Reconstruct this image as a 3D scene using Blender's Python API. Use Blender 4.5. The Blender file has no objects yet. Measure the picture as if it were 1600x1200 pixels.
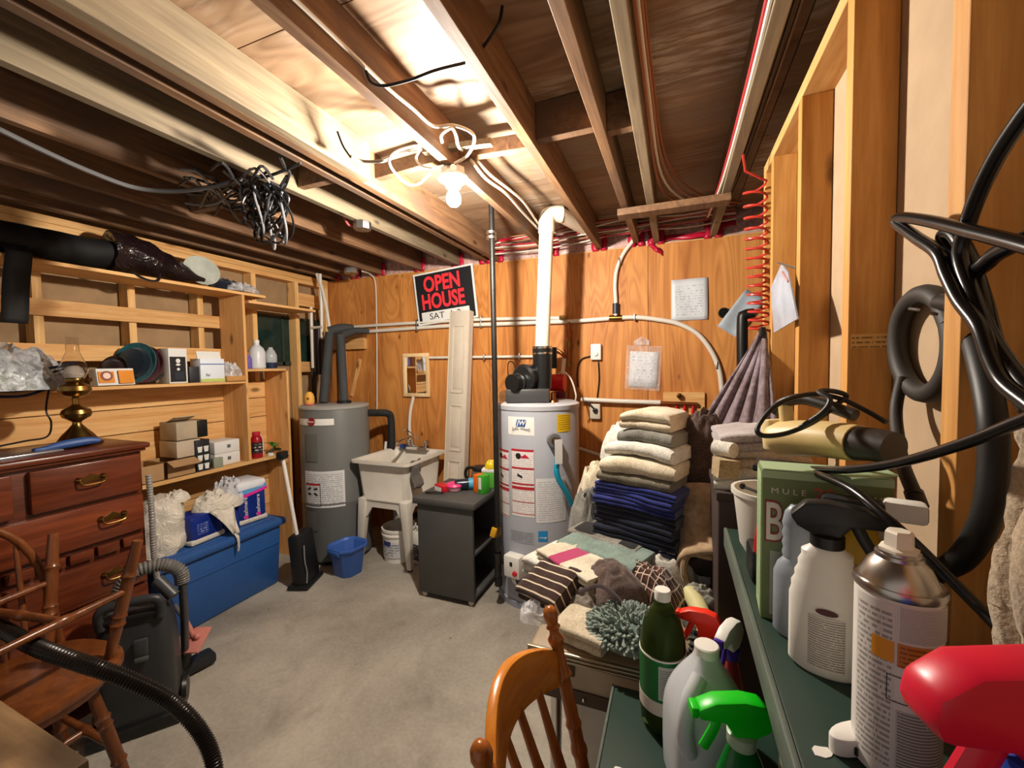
import bpy, bmesh, math, random
from mathutils import Vector, Matrix, Euler, noise
random.seed(7)
R = math.radians
scene = bpy.context.scene
COL = scene.collection

# ---------------------------------------------------------------- camera
F, H = 650.0, 1.47
def cam_axes(yaw, pitch, roll):
    f = Vector((math.sin(yaw)*math.cos(pitch), math.cos(yaw)*math.cos(pitch), math.sin(pitch)))
    r = f.cross(Vector((0, 0, 1))).normalized(); d = f.cross(r)
    return r*math.cos(roll)+d*math.sin(roll), -r*math.sin(roll)+d*math.cos(roll), f
CR, CD, CF = cam_axes(R(-21.5), R(-2.59), R(.92))
cam = bpy.data.cameras.new('camera'); camo = bpy.data.objects.new('camera', cam); COL.objects.link(camo)
cam.sensor_width = 36; cam.lens = F/1600*36; cam.clip_start = .02
M = Matrix((CR, -CD, -CF)).transposed().to_4x4(); M.translation = (0, 0, H)
camo.matrix_world = M
scene.camera = camo

# ---------------------------------------------------------------- world, exposure
w = bpy.data.worlds.new('world'); scene.world = w; w.use_nodes = True
w.node_tree.nodes['Background'].inputs[0].default_value = (1.0, .93, .84, 1)
w.node_tree.nodes['Background'].inputs[1].default_value = .29
scene.view_settings.view_transform = 'Standard'; scene.view_settings.look = 'None'
scene.view_settings.gamma = 1; scene.view_settings.use_curve_mapping = False
scene.view_settings.exposure = .80
BULB_L = 1900.0

# ---------------------------------------------------------------- measuring helpers (survey of the photograph)
def ray(px, py): return CR*((px-800)/F)+CD*((py-600)/F)+CF
def at(px, py, X=None, Y=None, Z=None):
    d = ray(px, py); c = Vector((0, 0, H))
    t = X/d.x if X is not None else (Y/d.y if Y is not None else (Z-H)/d.z)
    return c+d*t
def cyl_hit(px, py, cx, cy, r):
    d = ray(px, py); a = d.x*d.x+d.y*d.y; b = -2*(d.x*cx+d.y*cy); c = cx*cx+cy*cy-r*r
    D_ = max(b*b-4*a*c, 0); t = (-b-math.sqrt(D_))/(2*a); p = Vector((0, 0, H))+d*t
    return math.atan2(p.y-cy, p.x-cx), p.z

# ---------------------------------------------------------------- materials
def lin(c):
    if isinstance(c, str):
        c = [int(c[i:i+2], 16)/255 for i in (0, 2, 4)]
    return tuple((x/12.92 if x <= .04045 else ((x+.055)/1.055)**2.4) for x in c[:3])+(1,)
MATS = {}
def newmat(name):
    m = bpy.data.materials.new(name); m.use_nodes = True; nt = m.node_tree
    b = nt.nodes['Principled BSDF']
    return m, nt, b
def N(nt, t, **k):
    n = nt.nodes.new(t)
    for a, v in k.items(): setattr(n, a, v)
    return n
def ramp(nt, fac, stops):
    n = nt.nodes.new('ShaderNodeValToRGB'); e = n.color_ramp.elements
    while len(e) < len(stops): e.new(.5)
    for i, (p, c) in enumerate(stops): e[i].position = p; e[i].color = lin(c) if not isinstance(c, tuple) else c
    nt.links.new(fac, n.inputs[0]); return n.outputs[0]
def mix(nt, fac, a, b, mode='MIX'):
    n = nt.nodes.new('ShaderNodeMix'); n.data_type = 'RGBA'; n.blend_type = mode
    for s, v in ((0, fac), (6, a), (7, b)):
        if isinstance(v, (int, float)): n.inputs[s].default_value = v
        elif isinstance(v, tuple): n.inputs[s].default_value = v
        else: nt.links.new(v, n.inputs[s])
    return n.outputs[2]
def math_(nt, op, a, b=None):
    n = nt.nodes.new('ShaderNodeMath'); n.operation = op
    for i, v in enumerate((a, b)):
        if v is None: continue
        if isinstance(v, (int, float)): n.inputs[i].default_value = v
        else: nt.links.new(v, n.inputs[i])
    return n.outputs[0]
def bump(nt, b, h, s=.2, d=.01):
    n = nt.nodes.new('ShaderNodeBump'); n.inputs['Strength'].default_value = s; n.inputs['Distance'].default_value = d
    nt.links.new(h, n.inputs['Height']); nt.links.new(n.outputs[0], b.inputs['Normal'])
def coords(nt, scale=(1, 1, 1), rnd=True, kind='Object'):
    tc = N(nt, 'ShaderNodeTexCoord'); mp = N(nt, 'ShaderNodeMapping'); mp.inputs['Scale'].default_value = scale
    src = tc.outputs[kind]
    if rnd:
        oi = N(nt, 'ShaderNodeObjectInfo'); va = N(nt, 'ShaderNodeVectorMath', operation='ADD')
        mu = math_(nt, 'MULTIPLY', oi.outputs['Random'], 37.0)
        nt.links.new(src, va.inputs[0]); nt.links.new(mu, va.inputs[1]); src = va.outputs[0]
    nt.links.new(src, mp.inputs[0]); return mp.outputs[0]
def noise_(nt, v, scale, detail=4, dist=0., rough=.55):
    n = N(nt, 'ShaderNodeTexNoise'); n.inputs['Scale'].default_value = scale; n.inputs['Detail'].default_value = detail
    n.inputs['Distortion'].default_value = dist; n.inputs['Roughness'].default_value = rough
    nt.links.new(v, n.inputs['Vector']); return n.outputs['Fac']
def voro(nt, v, scale):
    n = N(nt, 'ShaderNodeTexVoronoi'); n.inputs['Scale'].default_value = scale
    nt.links.new(v, n.inputs['Vector']); return n.outputs['Distance']

def plastic(name, c, rough=.4, metal=0., trans=0., emit=None, var=0., coat=0., alpha=1., spec=.5, ior=1.45):
    if name in MATS: return MATS[name]
    m, nt, b = newmat(name); b.inputs['Base Color'].default_value = lin(c)
    b.inputs['Roughness'].default_value = rough; b.inputs['Metallic'].default_value = metal
    b.inputs['Transmission Weight'].default_value = trans; b.inputs['Coat Weight'].default_value = coat
    b.inputs['Specular IOR Level'].default_value = spec; b.inputs['IOR'].default_value = ior
    if alpha < 1: b.inputs['Alpha'].default_value = alpha
    if var:
        v = coords(nt); f = noise_(nt, v, 9, 5)
        d = tuple(x*(1-var) for x in lin(c)[:3])+(1,)
        nt.links.new(mix(nt, ramp(nt, f, ((.35, (0, 0, 0, 1)), (.65, (1, 1, 1, 1)))), d, lin(c)), b.inputs['Base Color'])
    if emit: b.inputs['Emission Color'].default_value = lin(c); b.inputs['Emission Strength'].default_value = emit
    MATS[name] = m; return m
def wood(name, dark, light, axis='y', scale=1., knots=.0, rough=.6, contrast=1., stain=None, spec=.3):
    if name in MATS: return MATS[name]
    m, nt, b = newmat(name)
    s = {'x': (.07, 1, 1), 'y': (1, .07, 1), 'z': (1, 1, .07)}[axis]
    v = coords(nt, tuple(k*scale for k in s))
    f = noise_(nt, v, 26, 6, 1.2, .6)
    fine = noise_(nt, v, 110, 3, 0, .6)
    f2 = math_(nt, 'ADD', math_(nt, 'MULTIPLY', f, .75), math_(nt, 'MULTIPLY', fine, .25))
    c = ramp(nt, f2, ((.5-.18/contrast, dark), (.5+.16/contrast, light)))
    oi = N(nt, 'ShaderNodeObjectInfo')
    hs = N(nt, 'ShaderNodeHueSaturation'); nt.links.new(c, hs.inputs['Color'])
    nt.links.new(math_(nt, 'ADD', math_(nt, 'MULTIPLY', oi.outputs['Random'], .28), .86), hs.inputs['Value'])
    c = hs.outputs[0]
    if knots:
        s2 = {'x': (.45, 1, 1), 'y': (1, .45, 1), 'z': (1, 1, .45)}[axis]
        v2 = coords(nt, s2); k = voro(nt, v2, knots)
        kk = ramp(nt, k, ((.06, (1, 1, 1, 1)), (.15, (0, 0, 0, 1))))
        dk = tuple(x*.3 for x in lin(dark)[:3])+(1,)
        c = mix(nt, math_(nt, 'MULTIPLY', kk, .85), c, dk)
    if stain:
        vs = coords(nt); st = noise_(nt, vs, 2.2, 5, .4)
        c = mix(nt, ramp(nt, st, ((.5, (0, 0, 0, 1)), (.66, (1, 1, 1, 1)))), c, lin(stain))
    nt.links.new(c, b.inputs['Base Color']); b.inputs['Roughness'].default_value = rough
    b.inputs['Specular IOR Level'].default_value = spec
    bump(nt, b, f2, .25, .004); MATS[name] = m; return m
def plywood(name, dark, light, axis='z', spots=True, stain=None, bloom=None):
    if name in MATS: return MATS[name]
    m, nt, b = newmat(name)
    s = {'x': (.16, 1, 1), 'y': (1, .16, 1), 'z': (1, 1, .16)}[axis]
    v = coords(nt, s)
    big = noise_(nt, v, 5, 3, 1.6, .5)
    wv = N(nt, 'ShaderNodeTexNoise'); wv.inputs['Scale'].default_value = 3.2; wv.inputs['Detail'].default_value = 2; wv.inputs['Distortion'].default_value = 1.2
    nt.links.new(v, wv.inputs['Vector'])
    rings = math_(nt, 'FRACT', math_(nt, 'MULTIPLY', wv.outputs['Fac'], 16.0))
    tri = math_(nt, 'ABSOLUTE', math_(nt, 'SUBTRACT', rings, .5))
    g = math_(nt, 'ADD', math_(nt, 'MULTIPLY', big, .6), math_(nt, 'MULTIPLY', tri, .32))
    c = ramp(nt, g, ((.2, dark), (.55, light)))
    if spots:
        s2 = {'x': (.55, 1, 1), 'y': (1, .55, 1), 'z': (1, 1, .55)}[axis]
        k = voro(nt, coords(nt, s2), 6.2)
        kk = ramp(nt, k, ((.035, (1, 1, 1, 1)), (.1, (0, 0, 0, 1))))
        c = mix(nt, math_(nt, 'MULTIPLY', kk, .8), c, lin('5a2e14'))
    if stain:
        st = noise_(nt, coords(nt), 1.7, 6, .5)
        c = mix(nt, ramp(nt, st, ((.48, (0, 0, 0, 1)), (.64, (.8, .8, .8, 1)))), c, lin(stain))
    if bloom:
        b1 = ramp(nt, noise_(nt, coords(nt), 1.5, 3, .3), ((.54, (0, 0, 0, 1)), (.66, (1, 1, 1, 1)))); b2 = ramp(nt, noise_(nt, coords(nt, s), 38, 5, .5), ((.45, (0, 0, 0, 1)), (.62, (.9, .9, .9, 1))))
        c = mix(nt, math_(nt, 'MULTIPLY', b1, b2), c, lin(bloom))
    nt.links.new(c, b.inputs['Base Color']); b.inputs['Roughness'].default_value = .55; b.inputs['Specular IOR Level'].default_value = .3
    bump(nt, b, g, .15, .003); MATS[name] = m; return m
def cloth(name, c, c2=None, scale=160, rough=.95, stripes=None, plaid=None, patch=None, amt=.5):
    if name in MATS: return MATS[name]
    m, nt, b = newmat(name); v = coords(nt, rnd=False)
    f = noise_(nt, v, scale, 3); f2 = noise_(nt, v, 14, 4)
    c2 = c2 or tuple(x*.72 for x in [int(c[i:i+2], 16)/255 for i in (0, 2, 4)])
    h = math_(nt, 'ADD', math_(nt, 'MULTIPLY', f, .5), math_(nt, 'MULTIPLY', f2, .5))
    col = ramp(nt, h, ((.36, c2 if isinstance(c2, str) else tuple(lin(c2))), (.6, c)))
    def stripe(axis, freq, w_):
        sx = N(nt, 'ShaderNodeSeparateXYZ'); nt.links.new(v, sx.inputs[0])
        fr = math_(nt, 'FRACT', math_(nt, 'ADD', math_(nt, 'MULTIPLY', sx.outputs[axis], freq), 100.3))
        return math_(nt, 'LESS_THAN', fr, w_)
    if stripes: col = mix(nt, stripe(stripes[0], stripes[1], stripes[2]), col, lin(stripes[3]))
    if plaid:
        col = mix(nt, math_(nt, 'MULTIPLY', stripe(0, plaid[0], .5), .6), col, lin(plaid[1]))
        col = mix(nt, math_(nt, 'MULTIPLY', stripe(1, plaid[0], .5), .6), col, lin(plaid[1]))
        col = mix(nt, stripe(0, plaid[0], .14), col, lin(plaid[2])); col = mix(nt, stripe(1, plaid[0], .14), col, lin(plaid[2]))
    nt.links.new(col, b.inputs['Base Color']); b.inputs['Roughness'].default_value = rough
    b.inputs['Specular IOR Level'].default_value = .15; b.inputs['Sheen Weight'].default_value = .25
    bump(nt, b, h, amt, .004); MATS[name] = m; return m
def printed(name, bg, ink, rows=14, cols=30, thr=.42, margin=.06, rough=.5, heavy=.5):
    """flat print: rows of small illegible text on a label (uv based)"""
    if name in MATS: return MATS[name]
    m, nt, b = newmat(name); tc = N(nt, 'ShaderNodeTexCoord'); sx = N(nt, 'ShaderNodeSeparateXYZ')
    nt.links.new(tc.outputs['UV'], sx.inputs[0]); u, v = sx.outputs[0], sx.outputs[1]
    row = math_(nt, 'FLOOR', math_(nt, 'MULTIPLY', v, rows)); fr = math_(nt, 'FRACT', math_(nt, 'MULTIPLY', v, rows))
    cx = N(nt, 'ShaderNodeCombineXYZ'); nt.links.new(math_(nt, 'MULTIPLY', u, cols), cx.inputs[0]); nt.links.new(math_(nt, 'MULTIPLY', row, 7.3), cx.inputs[1])
    n1 = noise_(nt, cx.outputs[0], 1.0, 3, 0, .7)
    a = math_(nt, 'MULTIPLY', math_(nt, 'GREATER_THAN', n1, thr), math_(nt, 'LESS_THAN', fr, heavy))
    for s in (u, v):
        a = math_(nt, 'MULTIPLY', a, math_(nt, 'GREATER_THAN', s, margin)); a = math_(nt, 'MULTIPLY', a, math_(nt, 'LESS_THAN', s, 1-margin))
    nt.links.new(mix(nt, math_(nt, 'MULTIPLY', a, .75), lin(bg), lin(ink)), b.inputs['Base Color'])
    b.inputs['Roughness'].default_value = rough; MATS[name] = m; return m
def film(name, c, alpha=.35, rough=.15):
    if name in MATS: return MATS[name]
    m, nt, b = newmat(name); v = coords(nt); f = noise_(nt, v, 30, 5, .8)
    b.inputs['Base Color'].default_value = lin(c); b.inputs['Roughness'].default_value = rough
    nt.links.new(ramp(nt, f, ((.35, (alpha*.5,)*3+(1,)), (.7, (min(1, alpha*1.7),)*3+(1,)))), b.inputs['Alpha'])
    bump(nt, b, f, .6, .01); MATS[name] = m; return m
def crinkle(name, c, rough=.3, alpha=1., scale=14, strength=.7):
    if name in MATS: return MATS[name]
    m, nt, b = newmat(name); v = coords(nt)
    f = noise_(nt, v, scale, 4, 1.5, .55)
    rd = math_(nt, 'ABSOLUTE', math_(nt, 'SUBTRACT', f, .5))
    b.inputs['Base Color'].default_value = lin(c); b.inputs['Roughness'].default_value = rough
    if alpha < 1: b.inputs['Alpha'].default_value = alpha
    bump(nt, b, rd, strength, .03); MATS[name] = m; return m
def concrete():
    m, nt, b = newmat('concrete'); v = coords(nt, rnd=False)
    f = noise_(nt, v, 1.6, 8, .3, .6); g = noise_(nt, v, 60, 4); k = noise_(nt, v, 4.5, 6, .6)
    c = ramp(nt, f, ((.3, '827c70'), (.5, 'a39c90'), (.68, 'bdb6a8')))
    c = mix(nt, .12, c, ramp(nt, g, ((.35, '6e675c'), (.65, 'c8c2b6'))))
    c = mix(nt, ramp(nt, k, ((.58, (0, 0, 0, 1)), (.78, (.35, .35, .35, 1)))), c, lin('54493c'))
    sp = ramp(nt, voro(nt, v, 3.1), ((.015, (1, 1, 1, 1)), (.035, (0, 0, 0, 1))))
    c = mix(nt, math_(nt, 'MULTIPLY', sp, .5), c, lin('4a3c2e'))
    nt.links.new(c, b.inputs['Base Color']); b.inputs['Roughness'].default_value = .6; b.inputs['Specular IOR Level'].default_value = .35
    bump(nt, b, g, .15, .004); return m

# ---------------------------------------------------------------- mesh builder
def catmull(pts, n=6):
    pts = [Vector(p) for p in pts]
    if len(pts) < 3: return pts
    P = [pts[0]*2-pts[1]]+pts+[pts[-1]*2-pts[-2]]; out = []
    for i in range(1, len(P)-2):
        for k in range(n):
            t = k/n; a, b, c, d = P[i-1:i+3]
            out.append(.5*((2*b)+(c-a)*t+(2*a-5*b+4*c-d)*t*t+(3*b-a-3*c+d)*t*t*t))
    return out+[pts[-1]]
class MB:
    def __init__(s): s.v = []; s.f = []; s.uv = {}
    def add(s, vs, fs, uvs=None):
        o = len(s.v); s.v += [Vector(p) for p in vs]
        for i, f in enumerate(fs):
            if uvs: s.uv[len(s.f)] = uvs[i]
            s.f.append(tuple(o+k for k in f))
        return s
    def box(s, c, d, rot=None, taper=1.):
        x, y, z = [k/2 for k in d]; c = Vector(c)
        vs = [Vector((a*x*(taper if e > 0 else 1), b_*y*(taper if e > 0 else 1), e*z)) for e in (-1, 1) for b_ in (-1, 1) for a in (-1, 1)]
        if rot is not None:
            m = Euler(rot).to_matrix() if not isinstance(rot, Matrix) else rot
            vs = [m@p for p in vs]
        return s.add([c+p for p in vs], [(0, 2, 3, 1), (4, 5, 7, 6), (0, 1, 5, 4), (2, 6, 7, 3), (0, 4, 6, 2), (1, 3, 7, 5)])
    def bx(s, x0, x1, y0, y1, z0, z1): return s.box(((x0+x1)/2, (y0+y1)/2, (z0+z1)/2), (abs(x1-x0), abs(y1-y0), abs(z1-z0)))
    def tube(s, pts, r, seg=8, caps=True, smooth=0, rf=None, sq=None):
        if smooth: pts = catmull(pts, smooth)
        pts = [Vector(p) for p in pts]; n = len(pts); rings = []
        t = (pts[1]-pts[0]).normalized(); up = Vector((0, 0, 1)) if abs(t.z) < .9 else Vector((1, 0, 0))
        nrm = t.cross(up).normalized()
        for i, p in enumerate(pts):
            t2 = (pts[min(i+1, n-1)]-pts[max(i-1, 0)])
            t2 = t2.normalized() if t2.length > 1e-9 else t
            q = t.rotation_difference(t2); nrm = (q@nrm).normalized(); t = t2
            b = t.cross(nrm).normalized(); rr = r if rf is None else r*rf(i/(n-1))
            k2 = sq if sq else 1.
            rings.append([p+nrm*(rr*math.cos(2*math.pi*k/seg))+b*(rr*k2*math.sin(2*math.pi*k/seg)) for k in range(seg)])
        vs = [p for g in rings for p in g]
        fs = [(i*seg+k, i*seg+(k+1) % seg, (i+1)*seg+(k+1) % seg, (i+1)*seg+k) for i in range(n-1) for k in range(seg)]
        if caps: fs += [tuple(reversed(range(seg))), tuple((n-1)*seg+k for k in range(seg))]
        return s.add(vs, fs)
    def lathe(s, prof, seg=28, c=(0, 0, 0), rot=None, sx=1., sy=1., a0=0., a1=2*math.pi):
        c = Vector(c); full = abs(a1-a0-2*math.pi) < 1e-6; m = seg if full else seg+1; vs = []
        for r_, z in prof:
            for k in range(m):
                a = a0+(a1-a0)*k/seg; p = Vector((r_*math.cos(a)*sx, r_*math.sin(a)*sy, z))
                if rot is not None: p = Euler(rot).to_matrix()@p
                vs.append(c+p)
        fs = []
        for i in range(len(prof)-1):
            for k in range(seg):
                k2 = (k+1) % m; fs.append((i*m+k, i*m+k2, (i+1)*m+k2, (i+1)*m+k))
        if full:
            if prof[0][0] > 1e-6: fs.append(tuple(reversed(range(m))))
            if prof[-1][0] > 1e-6: fs.append(tuple((len(prof)-1)*m+k for k in range(m)))
        return s.add(vs, fs)
    def cyl(s, p0, p1, r, seg=16, r1=None):
        p0, p1 = Vector(p0), Vector(p1); return s.tube([p0, p1], r, seg, rf=(lambda t: 1+(r1/r-1)*t) if r1 else None)
    def ball(s, c, r, seg=14, sz=(1, 1, 1)):
        n = seg//2; c = Vector(c); o = []
        prof = [(max(math.sin(math.pi*i/n), 1e-7)*r, -math.cos(math.pi*i/n)*r) for i in range(n+1)]
        vs = []
        for r_, z in prof:
            for k in range(seg): a = 2*math.pi*k/seg; vs.append(c+Vector((r_*math.cos(a)*sz[0], r_*math.sin(a)*sz[1], z*sz[2])))
        fs = [(i*seg+k, i*seg+(k+1) % seg, (i+1)*seg+(k+1) % seg, (i+1)*seg+k) for i in range(n) for k in range(seg)]
        return s.add(vs, fs)
    def prism(s, poly, h, M_=None):
        """poly: 2d outline in local xy, extruded +z by h, then placed by matrix"""
        M_ = M_ or Matrix(); n = len(poly)
        vs = [M_@Vector((x, y, 0)) for x, y in poly]+[M_@Vector((x, y, h)) for x, y in poly]
        return s.add(vs, [tuple(reversed(range(n))), tuple(n+i for i in range(n))]+[(i, (i+1) % n, n+(i+1) % n, n+i) for i in range(n)])
    def grid(s, fn, nu, nv, closed_u=False):
        vs = []; m = nu if closed_u else nu+1
        for j in range(nv+1):
            for i in range(m): vs.append(Vector(fn(i/nu, j/nv)))
        fs = []; uvs = []
        for j in range(nv):
            for i in range(nu):
                i2 = (i+1) % m; fs.append((j*m+i, j*m+i2, (j+1)*m+i2, (j+1)*m+i))
                uvs.append([(i/nu, j/nv), ((i+1)/nu, j/nv), ((i+1)/nu, (j+1)/nv), (i/nu, (j+1)/nv)])
        return s.add(vs, fs, uvs)
    def xf(s, M_): s.v = [M_@p for p in s.v]; return s
    def jitter(s, amp, sc):
        s.v = [p+noise.noise_vector(p*sc)*amp for p in s.v]; return s

def obj(name, mb, mat, parent=None, smooth=True, bevel=0., solid=0., sub=0, angle=35):
    me = bpy.data.meshes.new(name); vs = mb.v; off = Vector((0, 0, 0))
    if parent is None and vs:
        lo = [min(p[i] for p in vs) for i in range(3)]; hi = [max(p[i] for p in vs) for i in range(3)]
        off = Vector(((lo[0]+hi[0])/2, (lo[1]+hi[1])/2, lo[2]))
    me.from_pydata([tuple(p-off) for p in vs], [], mb.f)
    if mb.uv:
        ul = me.uv_layers.new(name='UVMap')
        for i, pl in enumerate(me.polygons):
            if i in mb.uv:
                for k, li in enumerate(pl.loop_indices): ul.data[li].uv = mb.uv[i][k]
    if bevel:
        bm = bmesh.new(); bm.from_mesh(me)
        es = [e for e in bm.edges if len(e.link_faces) == 2 and e.calc_face_angle(0) > R(40)]
        bmesh.ops.bevel(bm, geom=es, offset=bevel, segments=2, affect='EDGES', profile=.5, clamp_overlap=True)
        bm.to_mesh(me); bm.free()
    me.materials.append(mat)
    if smooth:
        me.polygons.foreach_set('use_smooth', [True]*len(me.polygons)); me.set_sharp_from_angle(angle=R(angle))
    o = bpy.data.objects.new(name, me); COL.objects.link(o); o.location = off
    if parent is not None: o.parent = parent
    if solid: md = o.modifiers.new('solid', 'SOLIDIFY'); md.thickness = solid; md.offset = 0
    if sub: md = o.modifiers.new('sub', 'SUBSURF'); md.levels = md.render_levels = sub
    return o
def tag(o, label=None, cat=None, group=None, kind=None):
    if label: o['label'] = label
    if cat: o['category'] = cat
    if group: o['group'] = group
    if kind: o['kind'] = kind
    return o
def thing(name, label, cat, loc=(0, 0, 0), rotz=0, group=None):
    o = bpy.data.objects.new(name, None); COL.objects.link(o); o.location = loc; o.rotation_euler = (0, 0, rotz)
    o.empty_display_size = .05
    return tag(o, label, cat, group)
def struct(name, mb, mat, label=None, cat=None, **k):
    o = obj(name, mb, mat, **k); o['kind'] = 'structure'
    if label: o['label'] = label
    if cat: o['category'] = cat
    return o
def frame(o, xdir, ydir):
    """matrix with local x along xdir and y along ydir, at o"""
    x = Vector(xdir).normalized(); z = x.cross(Vector(ydir)).normalized(); y = z.cross(x)
    m = Matrix((x, y, z)).transposed().to_4x4(); m.translation = Vector(o); return m
def text(name, body, size, mat, M_, parent=None, bold=0., align='CENTER', xs=1., shear=0., ext=.0006):
    cu = bpy.data.curves.new(name, 'FONT'); cu.body = body; cu.size = size; cu.align_x = align; cu.align_y = 'CENTER'
    cu.offset = bold; cu.extrude = ext; cu.shear = shear; cu.resolution_u = 3
    t = bpy.data.objects.new(name, cu); COL.objects.link(t)
    bpy.context.view_layer.update()
    me = bpy.data.meshes.new_from_object(t.evaluated_get(bpy.context.evaluated_depsgraph_get()))
    bpy.data.objects.remove(t); me.transform(M_@Matrix.Diagonal((xs, 1, 1, 1))); me.materials.clear(); me.materials.append(mat)
    me.name = name; o = bpy.data.objects.new(name, me); COL.objects.link(o)
    if parent is not None: o.parent = parent
    return o
def sheet(M_, w_, h, n=1, curl=0.):
    mb = MB(); mb.grid(lambda u, v: M_@Vector(((u-.5)*w_, (v-.5)*h, curl*math.sin(u*7+v*3))), max(n, 1), max(n, 1)); return mb
def cyl_patch(cx, cy, r, a0, a1, z0, z1, n=10):
    return MB().grid(lambda u, v: (cx+r*math.cos(a0+(a1-a0)*u), cy+r*math.sin(a0+(a1-a0)*u), z0+(z1-z0)*v), n, 1)
def towel(name, c, size, rotz, mat, layers=2, label=None, cat='towel', group=None, tilt=(0, 0), rough=.006, seed=0, sag=0.):
    """a folded cloth: rounded fold edges front and back, extruded and softened"""
    L, W, T = size; lt = T/layers; out = []
    n = 6
    for k in range(layers):
        zc = lt*(k+.5); rr = lt/2
        for i in range(n): a = -math.pi/2+math.pi*i/(n-1); out.append((W/2-rr+rr*math.cos(a)-.004*((k*7+seed) % 3), zc+rr*.98*math.sin(a)))
    for k in reversed(range(layers)):
        zc = lt*(k+.5); rr = lt/2
        for i in range(n): a = math.pi/2+math.pi*i/(n-1); out.append((-W/2+rr+rr*math.cos(a), zc+rr*.98*math.sin(a)))
    mb = MB(); nx = 16; m = len(out); vs = []
    for i in range(nx+1):
        x = (i/nx-.5)*L; e = min(i, nx-i)/nx*L; s = 1-max(0, .02-e)/.02*.18
        for (y, z) in out: vs.append(Vector((x, y*(.97+.03*s), T/2+(z-T/2)*s)))
    fs = [(i*m+k, i*m+(k+1) % m, (i+1)*m+(k+1) % m, (i+1)*m+k) for i in range(nx) for k in range(m)]
    fs += [tuple(reversed(range(m))), tuple(nx*m+k for k in range(m))]
    mb.add(vs, fs)
    o3 = Vector((seed*3.1, seed*1.7, seed*.9))
    mb.v = [p+noise.noise_vector(p*9+o3)*rough+noise.noise_vector(p*28+o3)*rough*.4-Vector((0, 0, sag*(p.x/L*2)**2)) for p in mb.v]
    M_ = Matrix.Translation(c)@Euler((tilt[0], tilt[1], rotz)).to_matrix().to_4x4()
    o = obj(name, mb, mat, angle=60); o.matrix_world = M_@Matrix.Translation(o.location)
    return tag(o, label, cat, group)
def heap(name, c, size, rotz, mat, label=None, cat='cloth', seed=0, amp=.35, n=26, power=.5, group=None, parent=None, freq=3.2, tilt=(0, 0)):
    """crumpled cloth lying in a heap: closed mound with ridges"""
    L, W, T = size; mb = MB(); o3 = Vector((seed*5.3, seed*2.9, seed))
    def fn(u, v):
        a = u*2*math.pi; r = v
        x = math.copysign(abs(math.cos(a))**.75, math.cos(a))*r; y = math.copysign(abs(math.sin(a))**.75, math.sin(a))*r
        e = 1+.14*noise.noise(Vector((math.cos(a)*1.5, math.sin(a)*1.5, 0))+o3)
        z = max(0, 1-r**2.4)**power
        nn_ = noise.noise(Vector((x*freq*.5+y*.7, y*freq-x*.6, 1))+o3); rg = 1-2.2*nn_*nn_-.25*abs(nn_)
        z = z*(1-amp+amp*rg+.35*amp*noise.noise(Vector((x*6, y*6, 2))+o3))
        return (x*e*L/2, y*e*W/2, max(0, z)*T)
    mb.grid(fn, n*2, n, closed_u=True)
    mb.f.append(tuple(n*(n*2)+k for k in reversed(range(n*2))))
    M_ = Matrix.Translation(c)@Euler((tilt[0], tilt[1], rotz)).to_matrix().to_4x4()
    if parent is not None:
        return obj(name, mb.xf(M_), mat, parent, angle=70)
    o = obj(name, mb, mat, angle=70); o.matrix_world = M_@Matrix.Translation(o.location)
    return tag(o, label, cat, group)
def loc(root, p): return root.matrix_basis.inverted()@Vector(p)

# ================================================================ THE SETTING
D, XL, XR, ZJ, ZS = 3.06, -3.05, .346, 2.29, 2.455
W_JOIST = wood('old_joist', '5c4030', '8e6c4c', 'y', 1, 8, stain='665244')
W_PALE = wood('pale_spruce', '6e604e', '96866c', 'y', .8, 9, contrast=1.1)
W_STUD = wood('stud_pine', 'd39a52', 'efc98c', 'z', 1, 7)
W_PINEY = wood('pine_board_lengthwise', 'c68c4c', 'e6bc80', 'y', .8, 6.5)
W_PINEX = wood('pine_board_across', 'c68c4c', 'e6bc80', 'x', .8, 6.5)
W_PINEZ = wood('pine_board_upright', 'c68c4c', 'e4b87c', 'z', .8, 6.5)
W_SUB = plywood('subfloor_plywood', '745840', 'a08468', 'x', True, '857a6c', 'c4b8a8')
W_PLY = plywood('wall_plywood', 'a4622c', 'd6934e', 'z', True)
DRY = plastic('drywall_beige', 'b2987a', .9, var=.12)
STEEL = plastic('steel', 'a8a8a6', .35, 1.)
CHROME = plastic('chrome', 'd8d8d8', .12, 1.)
BRASS = plastic('brass', '94743f', .28, 1., var=.3)
IRON = plastic('black_iron', '3a3836', .45, .7, var=.3)
BLACK = plastic('black_plastic', '141414', .4)
BLACKR = plastic('black_rubber', '161514', .5, var=.3)
WHITE = plastic('white_plastic', 'e8e4dc', .4)
WIREW = plastic('white_cable', 'd8d0c2', .5)
PEX = plastic('white_pex', 'dcd6ca', .4)
COPPER = plastic('copper', 'a8643c', .35, 1., var=.3)
GREYP = plastic('grey_plastic', '5a5c5e', .5)
REDP = plastic('red_plastic', 'c8141c', .35)
PAPER = plastic('paper_white', 'dcdcd8', .8)

o_floor = struct('floor', MB().bx(-3.4, 1.7, -1.6, 3.4, -.12, 0), concrete(), 'grey stained concrete basement floor', 'floor', smooth=False)

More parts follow.
